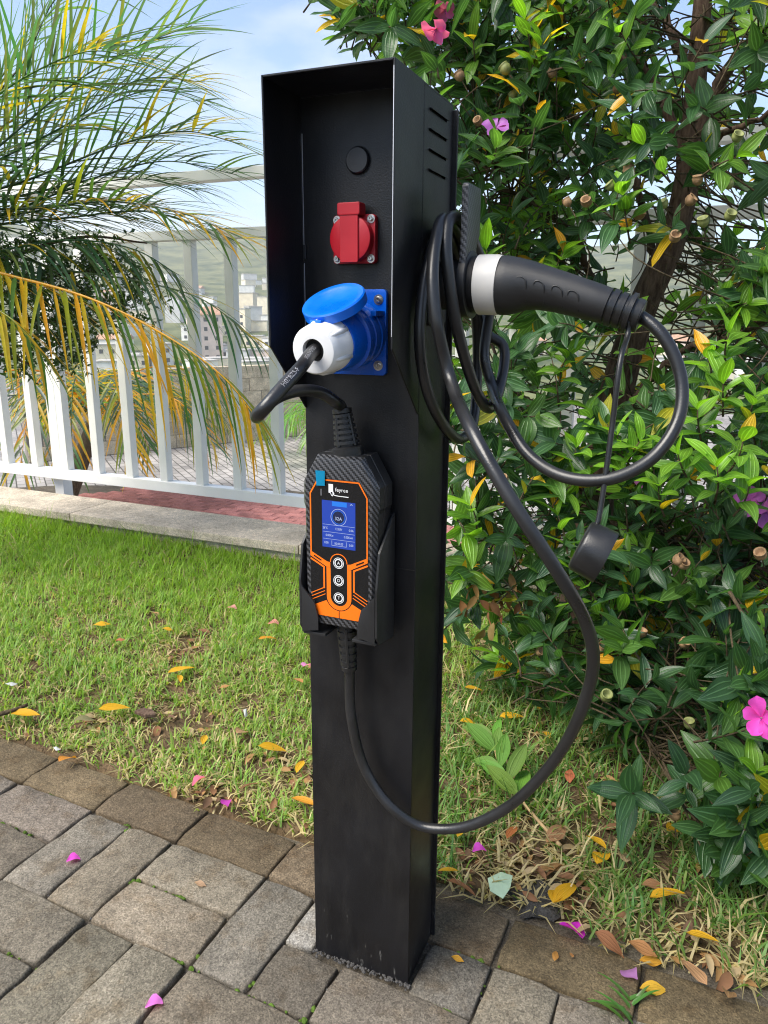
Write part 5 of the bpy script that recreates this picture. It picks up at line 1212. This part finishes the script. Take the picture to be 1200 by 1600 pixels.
tag(link('bark_chip', prism([(atz(x, y).x, atz(x, y).y) for x, y in ((210, 1123), (225, 1118), (240, 1121), (246, 1128), (228, 1130))], .012, .022, 'xy', .002, 1), M['bark'], None), 'dark brown bark chip beside the bare lawn scar', 'bark chip')
cpts = [(846+52*math.cos(rad(a))*q, 1404+35*math.sin(rad(a))*q) for a, q in ((a, r.uniform(.72, 1.12)) for a in range(0, 360, 18))]
tag(link('cement_patch', pydata('cp', [atz(846, 1404, .0055)]+[atz(846+(x-846)*.6, 1404+(y-1404)*.6, .004+.003*r.random()) for x, y in cpts]+[atz(x, y, -.004) for x, y in cpts], [(0, 1+k, 1+(k+1) % 20) for k in range(20)]+[(1+k, 21+k, 21+(k+1) % 20, 1+(k+1) % 20) for k in range(20)]), concrete('dark_cement', False, (.075, .07, .065), .5, .008), None, True), 'rough dark cement patch at the lawn edge by the border pavers', 'cement')
# broken green sprig lying in the grass
sg = empty('green_sprig', atz(800, 1270, .01)); tag(sg, 'snapped green sprig with a pale stem lying in the grass behind the cable', 'sprig')
SGP = resample(catmull([atz(876, 1322, .012), atz(835, 1275, .022), atz(795, 1222, .034), atz(775, 1180, .042), atz(772, 1150, .048)], 8), .01)
link('stem', tube(SGP, lambda t: .0038-.0026*t, 7), pmat('pale_stem', (.36, .24, .11), .7, var=.2, vscale=80), sg, True)
for k, t in enumerate((.42, .56, .70, .84, .97)):
    p = SGP[int(t*(len(SGP)-1))]; T_ = (SGP[-1]-SGP[0]).normalized()
    for s_ in (-1, 1):
        sd_ = Vector((T_.y, -T_.x, 0)).normalized()*s_; d = (T_*r.uniform(.5, 1.1)+sd_*r.uniform(.3, .9)+Vector((0, 0, r.uniform(-.1, .7)))).normalized(); me = FM['litter'][r.choice((0, 1, 3))]
        o = inst('leaf', me, Matrix.Translation(p) @ basis(d, Vector((0, -.4, 1))).to_4x4() @ Matrix.Scale(r.uniform(.055, .095), 4), sg); o.color = (.10*r.uniform(.8, 1.3), .21*r.uniform(.8, 1.2), .03, 1)
# weed tuft between border pavers
wt = empty('weed_tuft', atz(985, 1575)); tag(wt, 'small green grass tuft growing in the joint between border pavers', 'weed')
for k in range(9):
    a = rad(r.uniform(20, 160)+23); b = atz(983+r.uniform(-8, 8), 1575+r.uniform(-20, 25), -.004); d = Vector((math.cos(a)*.8, math.sin(a)*.6-.2, r.uniform(.5, 1.0)))
    vs_, fs = leaflet_data(b, d, Vector((0, 0, 1)), r.uniform(.03, .065), .006, 1.0); o = link('blade', pydata('blade', vs_, fs), M['palm_o'], wt, True); o.color = (.07*r.uniform(.8, 1.3), .16*r.uniform(.8, 1.2), .03, 1)

# ------------------------------------------------------------------ town in the valley
rh = random.Random(77)
wallmats = [pmat('house_wall_%s' % n_, c, .9, var=.12, vscale=.6) for n_, c in (('cream', (.84, .75, .56)), ('white', (.85, .83, .78)), ('sand', (.76, .66, .48)), ('grey', (.6, .6, .58)), ('pink', (.7, .56, .48)))]
roofm = pmat('clay_roof', (.42, .24, .15), .85, var=.3, vscale=1.5); slabm = pmat('slab_roof', (.42, .4, .37), .9, var=.2, vscale=1); winm = pmat('window_glass', (.03, .04, .05), .15)
hcols = {0: 'cream', 1: 'white', 2: 'sand', 3: 'grey', 4: 'pink'}
wm = {}
def house(px, rr, wd_, dp, ht, ci, pitched, idx):
    v = ray(px, 500); az = math.atan2(v.y, v.x); z = terr_h(rr, az); c = Vector((CAM.x+rr*math.cos(az), CAM.y+rr*math.sin(az), z-.6))
    e = empty('house', c); ry = az-math.pi/2+rh.uniform(-.5, .5); R = Matrix.Translation(c) @ Matrix.Rotation(ry, 4, 'Z')
    me = box_mesh((-wd_/2, -dp/2, 0), (wd_/2, dp/2, ht)); me.materials.append(wallmats[ci]); inst('wall', me, R, e)
    if pitched:
        o_ = .4; q = [(-wd_/2-o_, -dp/2-o_, ht), (wd_/2+o_, -dp/2-o_, ht), (wd_/2+o_, dp/2+o_, ht), (-wd_/2-o_, dp/2+o_, ht), (-wd_/2-o_, 0, ht+dp*.28), (wd_/2+o_, 0, ht+dp*.28)]
        me = pydata('roof', q, [(0, 1, 5, 4), (2, 3, 4, 5), (0, 4, 3), (1, 2, 5), (3, 2, 1, 0)]); me.materials.append(roofm); inst('roof', me, R, e)
    else:
        me = box_mesh((-wd_/2-.25, -dp/2-.25, ht+.02), (wd_/2+.25, dp/2+.25, ht+.35)); me.materials.append(slabm); inst('roof', me, R, e)
    ns = max(1, int(ht/2.9)) if rr < 340 else 0; nw = max(2, int(wd_/2.6))
    if 'w' not in wm: wm['w'] = box_mesh((-.55, -.06, -.6), (.55, .06, .6)); wm['w'].materials.append(winm)
    for s in range(ns):
        for k in range(nw): inst('window', wm['w'], R @ Matrix.Translation((-wd_/2+(k+.5)*wd_/nw, -dp/2, 1.6+2.9*s)), e)
    return e
HG = []
for i in range(104):
    px = rh.uniform(150, 470) if i < 84 else rh.uniform(690, 1200); rr = rh.uniform(210, 620)
    HG.append((px, rr))
for i, (px, rr) in enumerate(sorted(HG, key=lambda q: q[1])):
    ci = rh.choice((0, 0, 1, 1, 2, 3, 4)); pit = rh.random() < .1; tall = rh.random() < .07
    ht = rh.uniform(8.5, 15) if tall else rh.uniform(3.2, 6.5)
    e = house(px, rr, rh.uniform(6, 11), rh.uniform(6, 9), ht, ci, pit, i)
    st_n = ('one', 'two', 'three', 'four', 'five', 'six')[min(5, max(0, int(ht/2.9)-1))]
    tag(e, 'distant %s %s storey %s with %s roof in the valley beyond the fence' % (hcols[ci], st_n, 'apartment block' if tall else 'house', 'red clay' if pit else 'flat'), 'house', 'houses in the valley')

# ------------------------------------------------------------------ valley haze
hz = box_mesh((-1250, -1250, -27), (1250, 1250, 165)); hm = bpy.data.materials.new('haze'); hm.use_nodes = True; t = hm.node_tree; t.nodes.remove(t.nodes['Principled BSDF'])
pv = t.nodes.new('ShaderNodeVolumePrincipled'); pv.inputs['Color'].default_value = (1, .97, .92, 1); pv.inputs['Density'].default_value = .0007; pv.inputs['Anisotropy'].default_value = .2
t.links.new(pv.outputs[0], t.nodes['Material Output'].inputs['Volume'])
tag(link('haze', hz, hm), 'thin pale haze filling the valley air', 'haze', kind='stuff')
